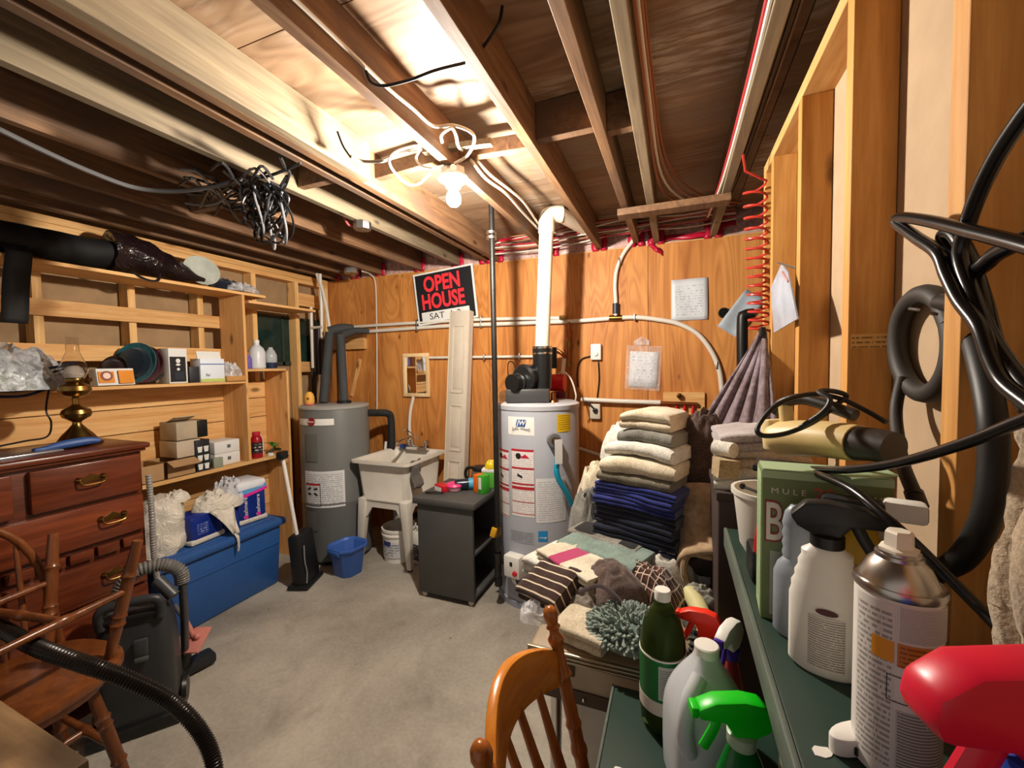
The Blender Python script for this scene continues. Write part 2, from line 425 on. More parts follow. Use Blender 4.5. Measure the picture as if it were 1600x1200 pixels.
# ---- ceiling: subfloor sheets, joists, blocking
ceil = struct('ceiling', MB().bx(-3.4, 1.7, -1.6, 3.4, ZS+.018, ZS+.05), W_SUB, 'open basement ceiling of bare joists under a plywood subfloor', 'ceiling', smooth=False)
def cpart(name, mb, mat, **k):
    mb.v = [p-ceil.location for p in mb.v]; return obj(name, mb, mat, ceil, **k)
ye = [-1.6, -.29, .93, 2.15, 3.4]; xe = [-3.4, -2.09, -.865, .355, 1.7]
for i in range(4):
    for j in range(4):
        cpart('plywood_sheet', MB().bx(xe[i]+.002, xe[i+1]-.002, ye[j]+.002, ye[j+1]-.002, ZS, ZS+.017), W_SUB, smooth=False)
JX = [1.35, .98, .60, .228, -.123, -.256, -.511, -.865, -1.312, -1.41, -1.662, -2.03, -2.44, -2.72, -2.95]
for x in JX:
    h0 = ZJ+(.012 if x in (-1.41, -.256) else 0)
    cpart('joist', MB().bx(x-.019, x+.019, -1.6, D+.10, h0, ZS), W_PALE if x in (.228, -.123, -1.662) else W_JOIST, bevel=.002, smooth=False)
cpart('joist', MB().bx(-1.2925, -1.254, -1.6, 1.52, ZJ, ZS), W_PALE, bevel=.002, smooth=False)['label'] = 'pale sistered joist ending beside the light'
for a, b, y, x_ in ((-.511, -.256, 1.55, 0), (-.865, -.511, 1.62, .1), (-1.312, -.865, 1.60, -.08), (-1.662, -1.41, 1.50, 0), (-2.03, -1.662, 1.47, 0), (-2.44, -2.03, 1.5, 0), (-.256, -.123, 1.6, 0)):
    hh = .135 if x_ == 0 else .06
    cpart('blocking', MB().box(((a+b)/2, y, ZS-.005-hh/2-(0 if x_ == 0 else .05)), (b-a-.04, .038, hh), (0, 0, x_)), W_JOIST, smooth=False, bevel=.002)
p0, p1 = at(969, 335, Z=ZJ-.02), at(1135, 303, Z=ZJ-.02)
cpart('nailer', MB().bx(-.29, .25, 2.30, 2.385, ZJ-.036, ZJ-.001), W_JOIST, smooth=False, bevel=.002)
cpart('nailer', MB().box((-.865+.05, 1.51, ZJ+.055), (.30, .03, .022), (0, .06, .05)), W_PALE, smooth=False)
RED = plastic('red_tape', 'c2183a', .35, var=.25)
POLY = film('vapour_barrier_film', 'dcb4aa', .9, .3)
js = sorted(JX)
for i in range(len(js)-1):
    a, b = js[i]+.019, js[i+1]-.019
    if a > .5 or b-a < .06: continue
    mb = MB().grid(lambda u, v: (a+(b-a)*u, D+.015+.018*noise.noise(Vector((u*3, v*2, a*5))), ZJ-.02+(ZS-ZJ+.02)*v), 6, 4)
    cpart('vapour_barrier', mb, POLY, solid=.004)
    for xx in (a+.012, b-.012):
        mb = MB().grid(lambda u, v: (xx+(u-.5)*.045+.006*math.sin(v*9+xx*20), D-.012-.004*math.sin(u*3), ZJ-.012+.11*v), 2, 5)
        cpart('tape_strip', mb, RED, solid=.003)
for (px0, py0, px1, py1) in ((1012, 380, 1035, 396), (1040, 372, 1110, 366), (1120, 352, 1150, 348), (770, 378, 815, 372)):
    a, b = at(px0, py0, Y=D-.02), at(px1, py1, Y=D-.02)
    cpart('tape_strip', MB().grid(lambda u, v: (a.lerp(b, u)+Vector((0, .01*math.sin(u*8), .035*(v-.5)+.006*math.sin(u*9)))), 8, 2), RED, solid=.003)

# ---- back wall
wb = struct('wall_back', MB().bx(-3.4, 1.7, D+.03, D+.12, 0, ZJ-.03).bx(-3.4, 1.7, D+.11, D+.14, ZJ-.03, ZS), DRY, 'plywood-clad back wall of the basement', 'wall', smooth=False)
def bpart(name, mb, mat, **k):
    mb.v = [p-wb.location for p in mb.v]; return obj(name, mb, mat, wb, **k)
for a, b in ((-3.15, -2.62), (-2.62, -1.40), (-1.40, -.18), (-.18, 1.04), (1.04, 1.69)):
    bpart('plywood_sheet', MB().bx(a+.0015, b-.0015, D, D+.02, 0, ZJ-.006), W_PLY, smooth=False)
bpart('ledger_strip', MB().bx(-2.6, .6, D-.006, D, ZJ-.012, ZJ-.004), W_PINEX, smooth=False)
bpart('board', MB().box(at(556, 590, Y=D-.008), (.03, .016, .36), (0, .32, 0)), W_PINEZ, smooth=False)
bpart('board', MB().bx(-2.92, -2.86, D-.05, D, .9, 1.78), W_PINEZ, smooth=False)
bpart('board', MB().bx(-2.99, -2.62, D-.045, D, 1.64, 1.78), W_PINEX, smooth=False)

# ---- left stud wall with window
wl = struct('wall_left', MB().bx(XL-.16, XL-.10, -1.6, D+.10, 0, ZS), plastic('insulation_paper', 'a88a66', .9, var=.2), 'bare stud wall on the left with brown backing', 'wall', smooth=False)
def lpart(name, mb, mat, **k):
    mb.v = [p-wl.location for p in mb.v]; return obj(name, mb, mat, wl, **k)
for y in (.35, .74, 1.115, 1.515, 1.905, 2.305, 2.70, 3.03):
    lpart('stud', MB().bx(XL-.089, XL, y-.019, y+.019, .038, ZJ-.076), W_STUD, smooth=False, bevel=.002)
for z0, z1 in ((ZJ-.076, ZJ-.039), (ZJ-.038, ZJ-.001), (0, .038)):
    lpart('plate', MB().bx(XL-.089, XL, -1.6, D-.01, z0, z1), W_PINEY, smooth=False, bevel=.002)
lpart('rail', MB().bx(XL, XL+.018, -.4, 2.02, 1.765, 1.85), W_PINEY, smooth=False, bevel=.002)
lpart('rail', MB().bx(XL, XL+.018, -.4, 2.02, 1.53, 1.62), W_PINEY, smooth=False, bevel=.002)
for z0, z1 in ((.83, 1.098), (1.103, 1.245), (1.25, 1.372)):
    lpart('plank', MB().bx(XL, XL+.018, -.4, 2.36, z0, z1), W_PINEY, smooth=False, bevel=.002)
for z0, z1 in ((.40, .60), (.605, .80), (.2, .395), (.04, .195)):
    lpart('plank', MB().bx(XL, XL+.018, 1.2, 2.36, z0, z1), W_PINEY, smooth=False, bevel=.002)
lpart('blocking', MB().bx(XL-.07, XL-.005, 2.72, 3.01, 2.02, 2.13), W_PINEY, smooth=False)
lpart('blocking', MB().bx(XL-.07, XL-.005, 2.72, 3.01, 1.44, 1.53), W_PINEY, smooth=False)
WGL = plastic('dark_green_window_glass', '1f3a34', .12, var=.5)
wn = struct('window_1', MB().bx(XL-.097, XL-.085, 2.33, 3.0, 1.53, 1.90), WGL, 'dark green basement window pane between the studs', 'window', smooth=False)
for b_ in ((2.325, 2.35, 1.50, 1.92), (2.60, 2.62, 1.50, 1.92), (2.98, 3.005, 1.50, 1.92)):
    mb = MB().bx(XL-.098, XL-.075, *b_); mb.v = [p-wn.location for p in mb.v]; obj('window_frame', mb, plastic('window_frame_dark', '2e3a34', .5), wn, smooth=False)
for b_ in ((2.325, 3.005, 1.50, 1.53), (2.325, 3.005, 1.90, 1.92)):
    mb = MB().bx(XL-.098, XL-.075, *b_); mb.v = [p-wn.location for p in mb.v]; obj('window_frame', mb, plastic('window_frame_dark', '2e3a34', .5), wn, smooth=False)

# ---- right stud wall
wr = struct('wall_right', MB().bx(XR+.079, XR+.10, -.9, 2.07, 0, ZJ), DRY, 'open stud partition on the right backed with beige drywall', 'wall', smooth=False)
def rpart(name, mb, mat, **k):
    mb.v = [p-wr.location for p in mb.v]; return obj(name, mb, mat, wr, **k)
W_STUDR = wood('partition_stud', 'b47a3a', 'd8a25c', 'z', 1, 7)
for y in (-.45, -.06, .33, .742, 1.125, 1.515, 1.90, 2.05):
    rpart('stud', MB().bx(XR, XR+.078, y-.019, y+.019, .038, ZJ-.04), W_STUDR, smooth=False, bevel=.002)
rpart('plate', MB().bx(XR, XR+.088, -.9, 2.07, ZJ-.04, ZJ-.002), W_PINEY, smooth=False, bevel=.002)
rpart('plate', MB().bx(XR, XR+.088, -.9, 2.07, 0, .038), W_PINEY, smooth=False, bevel=.002)
# pencilled sums on the stud beside the hoses
M_ = frame((XR+.04, 1.125-.0195, at(1345, 533, Y=1.105).z), (1, 0, 0), (0, 0, 1))
mb = sheet(M_, .07, .03); mb.v = [p-wr.location for p in mb.v]
obj('pencil_note', mb, printed('pencil_marks', 'd8a864', '5a3c20', 3, 14, .45, .03, .8, .4), wr, smooth=False)
struct('wall_outer', MB().bx(1.6, 1.7, -1.6, D+.1, 0, ZJ), DRY, 'plain wall beyond the stud partition', 'wall', smooth=False)

# ================================================================ LIGHT
fx = at(690, 272, Z=ZJ)
LX, LY = -.865, fx.y-.02
lamp = thing('ceiling_light', 'bare glowing bulb in a white porcelain holder under the joist', 'lamp', (LX, LY, ZJ))
obj('junction_box', MB().lathe([(.05, 0), (.05, -.035)], 8).xf(Matrix.Identity(4)), STEEL, lamp)
obj('lamp_holder', MB().lathe([(.0, -.034), (.062, -.034), (.064, -.042), (.05, -.052), (.032, -.058), (.03, -.076), (.001, -.077)], 28), plastic('porcelain', 'eeece6', .3), lamp)
m, nt, b = newmat('bulb_glow'); e = N(nt, 'ShaderNodeEmission'); e.inputs[0].default_value = (1, .91, .79, 1); e.inputs[1].default_value = BULB_L
nt.links.new(e.outputs[0], nt.nodes['Material Output'].inputs[0])
obj('bulb', MB().lathe([(.013, -.077), (.017, -.088), (.027, -.105), (.0305, -.122), (.028, -.138), (.018, -.150), (.0005, -.155)], 20), m, lamp)

# ================================================================ LEFT SIDE
# ---- built-in pine shelving
XS = -2.79
sh = thing('shelving_unit', 'tall built-in pine shelving against the left stud wall', 'shelves', ((XL+XS)/2, 1.3, 0))
def spart(name, x0, x1, y0, y1, z0, z1, mat, **k):
    mb = MB().bx(x0, x1, y0, y1, z0, z1); mb.v = [loc(sh, p) for p in mb.v]; return obj(name, mb, mat, sh, smooth=False, bevel=.002, **k)
W_SHELF = wood('shelf_pine', 'c68c4c', 'e6bc80', 'y', .8, 6)
spart('shelf_board', XL+.001, XS, -.3, 2.20, 1.987, 2.006, W_SHELF)
spart('shelf_board', XL+.001, XS+.01, 2.06, 2.64, 1.935, 1.954, W_SHELF)
spart('shelf_board', XL+.02, XS, -.3, 2.018, 1.374, 1.392, W_SHELF)
spart('shelf_board', XL+.02, XS, 2.038, 2.345, 1.455, 1.473, W_SHELF)
spart('shelf_board', XL+.02, XS, -.3, 2.345, .802, .826, W_SHELF)
spart('side_panel', XL+.02, XS, 2.019, 2.037, .827, 1.986, W_PINEZ)
spart('side_panel', XL+.02, XS, 2.346, 2.365, 0, 1.454, W_PINEZ)
spart('bracket', XS-.22, XS-.02, 2.325, 2.344, .74, .80, W_PINEX)

# ---- things on the top shelf
zt = 2.007
bag = thing('carrying_bag', 'long black zippered bag with shiny wrinkled end on the top shelf', 'bag', (-2.9, 1.2, zt))
BAGM = plastic('black_nylon', '0e0d0d', .75, var=.3); BAGS = crinkle('dark_shiny_bag', '1c1214', .18, 1., 9, .8)
pts = [(-2.9+x, y, z) for x, y, z in ((0, .6, 2.09), (0, .95, 2.10), (0, 1.2, 2.10), (.02, 1.38, 2.11))]
mb = MB().tube(pts, .085, 14, smooth=5, sq=.9).jitter(.02, 7); mb.v = [loc(bag, p) for p in mb.v]; obj('bag_body', mb, BAGM, bag)
pts = [(-2.9+x, y, z) for x, y, z in ((.02, 1.34, 2.13), (.03, 1.42, 2.135), (.045, 1.55, 2.11), (.06, 1.67, 2.075), (.075, 1.78, 2.04))]
mb = MB().tube(pts, .11, 18, smooth=7, rf=lambda t: 1-.82*t**1.7).jitter(.022, 16); mb.v = [loc(bag, p) for p in mb.v]; obj('bag_end', mb, BAGS, bag)
mb = MB().tube([at(205, 425, X=-2.8), at(230, 437, X=-2.77), at(247, 438, X=-2.77), at(250, 428, X=-2.79)], .006, 6, smooth=4); mb.v = [loc(bag, p) for p in mb.v]; obj('bag_handle', mb, BAGM, bag)
a0, a1 = at(30, 378, X=-2.78), at(22, 505, X=-2.775)
mb = MB().grid(lambda u, v: a0.lerp(a1, v)+Vector((.004*math.sin(v*9), (u-.5)*.085, 0))+(Vector((-.14*(1-v*8), 0, .03)) if v < .12 else Vector((0, 0, 0))), 3, 16)
mb.v = [loc(bag, p) for p in mb.v]; obj('strap', mb, BAGM, bag, solid=.008)

pl = thing('glass_plate', 'round clear glass plate leaning on the top shelf', 'plate', (-2.86, 1.80, zt))
obj('plate', MB().lathe([(.001, 0), (.05, 0), (.085, .018), (.10, .022), (.10, .026), (.084, .024), (.05, .008), (.001, .008)], 30, c=(0, 0, .098), rot=(0, R(72), R(-14))), plastic('pressed_glass', 'c8ccc0', .12, var=.3, coat=.5), pl)
bg = thing('plastic_bag', 'clear plastic bag around a dark blue bundle on the top shelf', 'bag', (-2.88, 1.99, zt))
heap('bundle', (0, -.02, 0), (.16, .22, .085), .1, cloth('navy_bundle', '1c2130', '10131c'), parent=bg, seed=3)
heap('bag_film', (.03, .06, 0), (.19, .27, .07), .3, film('clear_film', 'e8e8ea', .45), parent=bg, seed=5, amp=.8, freq=6)

# ---- things on the middle shelf
zm = 1.393
pb = thing('plastic_bag', 'large clear plastic bag puffed up at the left end of the middle shelf', 'bag', (-2.86, .83, zm))
heap('bag_film', (.02, -.02, 0), (.36, .62, .22), 0, film('grey_clear_film', 'b8bcc0', .55, .12), parent=pb, seed=8, amp=.7, freq=5)
heap('bag_contents', (.05, -.02, 0), (.24, .5, .10), 0, cloth('pale_green_cloth', '8c9a78', '4a5238'), parent=pb, seed=9)
hg = thing('wire_bundle', 'dark blue coated wire bundle draped over the middle shelf edge', 'wire', at(60, 600, X=-2.74))
for k in range(5):
    pts = [at(-20, 588+k*8, X=-2.76), at(40, 582+k*9, X=-2.74), at(85, 574+k*7, X=-2.74), at(118, 566+k*6, X=-2.76)]
    mb = MB().tube(pts, .007, 6, smooth=4); mb.v = [loc(hg, p) for p in mb.v]; obj('wire', mb, plastic('navy_wire', '1a2238', .3), hg)

hb = thing('tea_box', 'small orange and white box with brown round mark on the middle shelf', 'box', (-2.83, 1.30, zm))
obj('box_body', MB().box((0, 0, .045), (.06, .17, .09), (0, R(-8), R(6))), PAPER, hb, bevel=.002)
obj('front_panel', MB().box((.035, .045, .048), (.004, .07, .07), (0, R(-8), R(6))), plastic('tea_orange', 'e08a1e', .5, var=.15), hb)
obj('front_panel', MB().box((.037, -.042, .048), (.004, .07, .06), (0, R(-8), R(6))), plastic('tea_orange', 'e08a1e', .5), hb)
obj('emblem', MB().lathe([(.001, .003), (.026, .003), (.026, 0)], 20, c=(.0385, -.042, .055), rot=(0, R(82), 0)), plastic('brown_mark', '7a3018', .5), hb)
obj('emblem', MB().lathe([(.001, .0035), (.016, .0035), (.016, 0)], 20, c=(.0395, -.042, .055), rot=(0, R(82), 0)), plastic('pale_mark', 'e6c8b4', .5), hb)
# hats stacked on edge
for k, (nm, lb, col, y, r_, dx) in enumerate((('hat', 'dark brown felt hat leftmost of the hats on edge', '2a1610', 1.36, .085, -.02), ('hat', 'teal brimmed hat standing on edge on the middle shelf', '0f6a78', 1.45, .125, 0), ('hat', 'dark red hat standing on edge beside the teal one', '6e1424', 1.495, .115, .0), ('hat', 'black cap squeezed behind the tall white box', '16181a', 1.54, .11, -.03))):
    ht = thing(nm, lb, 'hat', (-2.90+dx, y, zm), 0, 'hats on the middle shelf')
    mt = cloth('hat_'+col, col, scale=90)
    obj('brim', MB().lathe([(.001, 0), (r_*.8, 0), (r_, .012), (r_*1.0, .018), (r_*.8, .008), (.001, .008)], 28, c=(0, 0, r_*.98), rot=(R(80), 0, R(20)), sx=1, sy=.95), mt, ht)
    obj('crown', MB().lathe([(r_*.72, 0), (r_*.66, .03), (r_*.4, .045), (.001, .05)], 24, c=(0, -.01, r_*.98), rot=(R(80), 0, R(20))), cloth('hat_crown'+str(k), ['2a1610', '10202c', '3a0c16', '141414'][k]), ht)
tb = thing('carton', 'tall white box with black illustrated front on the middle shelf', 'box', (-2.84, 1.60, zm))
obj('box_body', MB().box((0, 0, .105), (.09, .105, .21), (0, 0, R(4))), PAPER, tb, bevel=.002)
obj('front_panel', MB().box((.047, 0, .085), (.003, .088, .15), (0, 0, R(4))), plastic('carton_black', '1c2024', .4), tb)
for z, ry, rz in ((.135, .012, .014), (.112, .013, .006), (.085, .008, .008)):
    obj('printed_mark', MB().lathe([(.001, .002), (1, .002), (1, 0)], 16, c=(.0485, 0, z), rot=(0, R(90), 0), sx=rz, sy=ry), PAPER, tb)
obj('printed_mark', MB().box((.048, 0, .045), (.0035, .06, .05)), plastic('carton_navy', '232c38', .4), tb)
tag(obj('small_box', MB().bx(-2.87, -2.80, 1.665, 1.725, zm, zm+.10), plastic('charcoal_card', '26292c', .5), bevel=.003), 'small dark grey box between the white boxes on the shelf', 'box')
wbx = thing('carton', 'white and pale blue box with open flap on the middle shelf', 'box', (-2.84, 1.80, zm))
obj('box_body', MB().box((0, 0, .075), (.10, .15, .15)), printed('pale_blue_carton', 'dde4ec', 'b4c2d6', 5, 8, .5), wbx, bevel=.002)
obj('flap', MB().box((.03, -.01, .172), (.004, .145, .05), (0, R(-14), 0)), PAPER, wbx)
obj('front_band', MB().box((.0515, 0, .115), (.002, .15, .006)), plastic('band_blue', '5a78b4', .5), wbx)
obj('front_band', MB().box((.0515, 0, .012), (.002, .15, .018)), plastic('band_lime', 'b8c864', .5), wbx)
text('lettering', 'hr', .03, plastic('grey_ink', '5a5f68', .6), frame((.0525, -.03, .045), (0, 1, 0), (0, 0, 1)), wbx)
tr = thing('wooden_tray', 'shallow wooden tray under clear film at the right end of the shelf', 'tray', (-2.86, 1.945, zm))
obj('tray_base', MB().bx(-.1, .085, -.065, .07, 0, .035), wood('tray_wood', 'a8743c', 'c8985c', 'y'), tr, bevel=.003)
heap('bag_film', (0, 0, .03), (.16, .13, .10), .2, film('clear_film', 'e8e8ea', .45), parent=tr, seed=12, amp=.6, freq=5)

# ---- right bay: jugs on the little box shelf
zb = 1.474
jug = thing('plastic_jug', 'translucent white plastic jug on the small pine box shelf', 'jug', (-2.87, 2.17, zb))
MILK = plastic('milky_plastic', 'd8dce0', .35, alpha=.9)
obj('jug_body', MB().lathe([(.05, 0), (.056, .008), (.056, .12), (.045, .15), (.02, .175), (.018, .195)], 20), MILK, jug)
obj('cap', MB().lathe([(.02, .19), (.02, .21), (.001, .211)], 16), WHITE, jug)
jug2 = thing('plastic_jug', 'shorter clear jug with navy base beside the white jug', 'jug', (-2.86, 2.275, zb))
obj('jug_body', MB().lathe([(.035, .04), (.042, .05), (.042, .10), (.03, .13), (.016, .15), (.016, .16)], 20), plastic('clear_jug', 'c6ccd0', .2, alpha=.7), jug2)
obj('jug_base', MB().lathe([(.04, 0), (.044, .045)], 20), plastic('navy_cup', '1a2a44', .4), jug2)
vb = thing('small_bottle', 'small purple patterned bottle beside the side panel', 'bottle', (-2.86, 2.09, zb))
obj('bottle_body', MB().lathe([(.024, 0), (.027, .006), (.027, .075), (.016, .09), (.014, .10)], 16), printed('purple_label', '6a5aa8', 'c8b4dc', 8, 10, .5), vb)
obj('cap', MB().lathe([(.015, .10), (.015, .118), (.001, .119)], 14), plastic('tan_cap', 'a06038', .5), vb)

# ---- bottom shelf
zl = .827
CARD = plastic('cardboard', 'b08c62', .85, var=.15); CARDD = plastic('cardboard_inside', '8a6844', .9)
def open_box(name, label, c, d, rz=0, t=.004, flaps=True):
    x, y, z = d; o = thing(name, label, 'box', c, rz)
    mb = MB().bx(-x/2, x/2, -y/2, y/2, 0, t)
    mb.bx(-x/2, -x/2+t, -y/2, y/2, 0, z).bx(x/2-t, x/2, -y/2, y/2, 0, z).bx(-x/2, x/2, -y/2, -y/2+t, 0, z).bx(-x/2, x/2, y/2-t, y/2, 0, z)
    obj('box_body', mb, CARD, o, smooth=False)
    if flaps:
        obj('flap', MB().box((x/2+.03, 0, z-.012), (.07, y*.96, t), (0, R(25), 0)), CARD, o, smooth=False)
    return o
open_box('cardboard_box', 'open cardboard box at the left end of the bottom shelf', (-2.90, 1.43, zl), (.2, .15, .10), flaps=False)
open_box('cardboard_box', 'open cardboard box with one flap folded out', (-2.90, 1.595, zl), (.2, .16, .10))
bb = thing('carton', 'white carton with black side lying under the tilted carton', 'box', (-2.88, 1.645, zl+.108))
obj('box_body', MB().bx(-.11, .06, -.06, .075, 0, .10), plastic('carton_grey_white', 'c4b49e', .6, var=.12), bb, bevel=.002)
bk = thing('carton', 'tall black carton printed with white tumblers on the bottom shelf', 'box', (-2.85, 1.725, zl))
obj('box_body', MB().bx(-.10, .045, -.042, .042, 0, .20), plastic('carton_black', '1c2024', .4), bk, bevel=.002)
for r_ in range(3):
    for q in range(2):
        for_ = MB().prism([(-.011, 0), (.011, 0), (.015, .036), (-.015, .036)], .002, frame((.0455, -.019+q*.038, .012+r_*.055), (0, 1, 0), (0, 0, 1)))
        obj('printed_tumbler', for_, PAPER, bk, smooth=False)
bl = thing('carton', 'tilted open-topped carton with black end on top of its stack', 'box', (-2.88, 1.675, zl+.21))
obj('box_body', MB().box((-.02, -.02, .06), (.15, .14, .11), (0, 0, R(3))), plastic('carton_tan_white', 'b8a88e', .6, var=.15), bl, bevel=.002)
obj('end_panel', MB().box((-.015, .062, .06), (.148, .06, .108), (0, 0, R(3))), BLACK, bl, bevel=.002)
obj('flap', MB().box((.0, -.03, .128), (.12, .12, .004), (0, R(-20), 0)), plastic('carton_tan_white', 'b8a88e', .6), bl)
gb = tag(obj('small_carton', MB().bx(-2.83, -2.80, 1.785, 1.845, zl, zl+.065), plastic('grey_green_card', '8e9484', .5), bevel=.002), 'small grey green carton in front of the white cartons', 'box')
for k in range(2):
    c_ = thing('carton', ('lower' if k == 0 else 'upper')+' of two stacked white cartons on the bottom shelf', 'box', (-2.88, 1.90, zl+k*.082), 0, 'stacked white cartons')
    obj('box_body', MB().bx(-.12, .045, -.085, .085, 0, .08), PAPER, c_, bevel=.002)
    obj('printed_mark', MB().box((.0458, .01, .042), (.0015, .022, .022)), plastic('grey_ink', '5a5f68', .6), c_)
rb = thing('sauce_bottle', 'red bottle with black label on the bottom shelf beside the side panel', 'bottle', (-2.84, 2.115, zl))
obj('bottle_body', MB().lathe([(.036, 0), (.038, .01), (.038, .13), (.03, .155), (.02, .165), (.02, .172)], 20), plastic('cherry_red', 'a01420', .3), rb)
obj('label', cyl_patch(0, 0, .0388, R(-95), R(35), .035, .115), printed('black_label', '1a1416', 'd8c8c0', 4, 7, .52, .1), rb)
obj('cap', MB().lathe([(.026, .165), (.026, .188), (.001, .19)], 18), plastic('cap_red', 'c02838', .4), rb)
wbt = thing('white_bottle', 'white bottle half hidden behind the red bottle', 'bottle', (-2.88, 2.165, zl))
obj('bottle_body', MB().lathe([(.028, 0), (.03, .01), (.03, .12), (.018, .145), (.016, .16), (.001, .161)], 18), WHITE, wbt)
pt = thing('leafy_sprig', 'small green leafy sprig on dark stem at shelf end', 'plant', (-2.86, 2.27, zl))
obj('stem', MB().tube([(0, -.06, .012), (.01, 0, .03), (.0, .05, .02)], .012, 8, smooth=4), plastic('dark_green_stem', '1e2c1c', .5), pt)
for k in range(6):
    a = k*1.05; mb = MB().grid(lambda u, v: ((u*.07)*math.cos(a)+(v-.5)*.03*math.sin(math.pi*u)*-math.sin(a), (u*.07)*math.sin(a)+(v-.5)*.03*math.sin(math.pi*u)*math.cos(a)-.01, .03+.035*math.sin(u*2.4)+.006*k), 5, 3)
    obj('leaf', mb, plastic('leaf_green', '3c7828', .45), pt)
tag(obj('bottle_cap', MB().lathe([(.022, 0), (.022, .014), (.018, .018), (.001, .018)], 18, c=(-2.81, 2.20, zl)), WHITE), 'loose white cap lying on the bottom shelf', 'cap')

# ---- blue storage tote and what lies on it
BLUE = plastic('tote_blue', '2c5a9c', .42, var=.1)
tt = thing('storage_tote', 'large blue plastic storage tote with lid under the shelves', 'tote', (-2.735, 1.67, 0))
mb = MB(); t_ = [(-.19, -.36), (.19, -.36), (.19, .36), (-.19, .36)]
mb.box((0, 0, .20), (.41, .74, .40)); mb.v = [Vector((p.x*(.93 if p.z < .1 else 1), p.y*(.94 if p.z < .1 else 1), p.z)) for p in mb.v]
obj('tote_body', mb, BLUE, tt, bevel=.02)
obj('body_rib', MB().box((.2, 0, .285), (.012, .70, .012)), BLUE, tt, bevel=.003)
mb = MB().box((0, 0, .425), (.46, .79, .05)); obj('lid', mb, BLUE, tt, bevel=.016)
obj('lid_panel', MB().box((0, 0, .453), (.36, .68, .008)), BLUE, tt, bevel=.004)
for s in (-1, 1): obj('lid_clip', MB().box((.0, s*.392, .395), (.12, .02, .06)), BLUE, tt, bevel=.006)
zt2 = .458
wbg = thing('plastic_sack', 'white crinkled plastic sack slumped on the tote beside the dresser', 'sack', (-2.72, 1.40, zt2))
mb = MB()
def sack(u, v):
    a = u*2*math.pi; z = v*.30; r = (.145*(1-.35*v**3))*(1+.10*noise.noise(Vector((math.cos(a)*2, math.sin(a)*2, v*4)))) if v < .95 else .06
    return (r*1.0*math.cos(a), r*.85*math.sin(a)+.03*v, z+.02*noise.noise(Vector((math.cos(a)*2, math.sin(a)*2, 3))))
mb.grid(sack, 40, 22, closed_u=True); mb.f.append(tuple(reversed(range(40)))); mb.f.append(tuple(22*40+k for k in range(40)))
FILMW = crinkle('white_film', 'd8d2c4', .32)
obj('sack_body', mb.jitter(.008, 22), FILMW, wbg, angle=70)
heap('knot', (.04, .09, .26), (.12, .12, .06), .5, FILMW, parent=wbg, seed=4, amp=.8)
# two packs of bathroom tissue in printed blue film
NAVY = plastic('pack_navy', '14308c', .22, var=.35)
def tissue_pack(label, c, sx, sy, sz, rz, logos):
    o = thing('tissue_pack', label, 'tissue pack', c, rz, 'tissue packs on the tote')
    mb = MB().box((0, 0, sz/2), (sx, sy, sz)); obj('wrapper', mb, NAVY, o, bevel=.025)
    obj('wrapper_base', MB().box((.002, 0, .02), (sx+.006, sy+.006, .034)), FILMW, o, bevel=.012)
    return o
tp = tissue_pack('blue and white bathroom tissue pack standing at the right end of the tote', (-2.70, 1.90, zt2), .2, .19, .27, R(-6), 1)
obj('wrapper_top', MB().box((0, 0, .245), (.206, .196, .07)), plastic('pack_white', 'dfe4ec', .3), tp, bevel=.02)
obj('pink_band', MB().box((.001, .02, .20), (.206, .16, .018), (R(10), 0, 0)), plastic('pack_pink', 'e0289c', .4), tp)
obj('sky_band', MB().box((.0005, .0, .22), (.205, .19, .03), (R(6), 0, 0)), plastic('pack_sky', '5a9cd4', .4), tp)
for k, y in enumerate((-.045, .035)):
    text('lettering', 'Cashmere', .036, WHITE, frame((.1035, y, .105), (0, 0, 1), (0, -1, 0)), tp, shear=.2)
    obj('pink_mark', MB().lathe([(.001, .002), (.013, .002), (.013, 0)], 16, c=(.104, y, .05), rot=(0, R(90), 0)), plastic('pack_pink', 'e0289c', .4), tp)
tp2 = tissue_pack('torn navy tissue pack with loose white film beside the white sack', (-2.66, 1.585, zt2), .17, .20, .17, R(4), 0)
obj('printed_lines', sheet(frame((.0862, -.03, .09), (0, 1, 0), (0, 0, 1)), .07, .07), printed('pack_print', '16328e', 'b8c4e0', 5, 7, .52, .05), tp2, smooth=False)
ff = thing('torn_film', 'torn white wrapping film trailing over the tote front', 'film', (-2.66, 1.70, zt2))
heap('film_heap', (.0, .02, .15), (.18, .30, .12), .1, FILMW, parent=ff, seed=21, amp=.7, freq=5)
heap('film_heap', (-.02, .09, .17), (.18, .20, .15), .4, crinkle('film_grey_white', 'c4c6cc', .28), parent=ff, seed=23, amp=.8, freq=6)
heap('film_base', (-.02, .06, 0), (.18, .14, .19), 0, NAVY, parent=ff, seed=20, amp=.2)
a0 = Vector((.09, -.035, .17)); mb = MB().grid(lambda u, v: (a0.x+.07*v**.6+.012*math.sin(u*9+v*4)-(.0 if v < .8 else .0), a0.y+(u-.5)*.14*(1-.8*v)+.045*v, a0.z-.165*v+.008*math.sin(u*7)), 10, 14)
obj('film_flap', mb, FILMW, ff, solid=.003)
mb = MB().tube([(.155, .005, .012), (.17, .008, -.02), (.168, .012, -.07), (.165, .01, -.10)], .012, 8, smooth=4, rf=lambda t: 1-.6*t, sq=.5); obj('film_tail', mb, FILMW, ff)

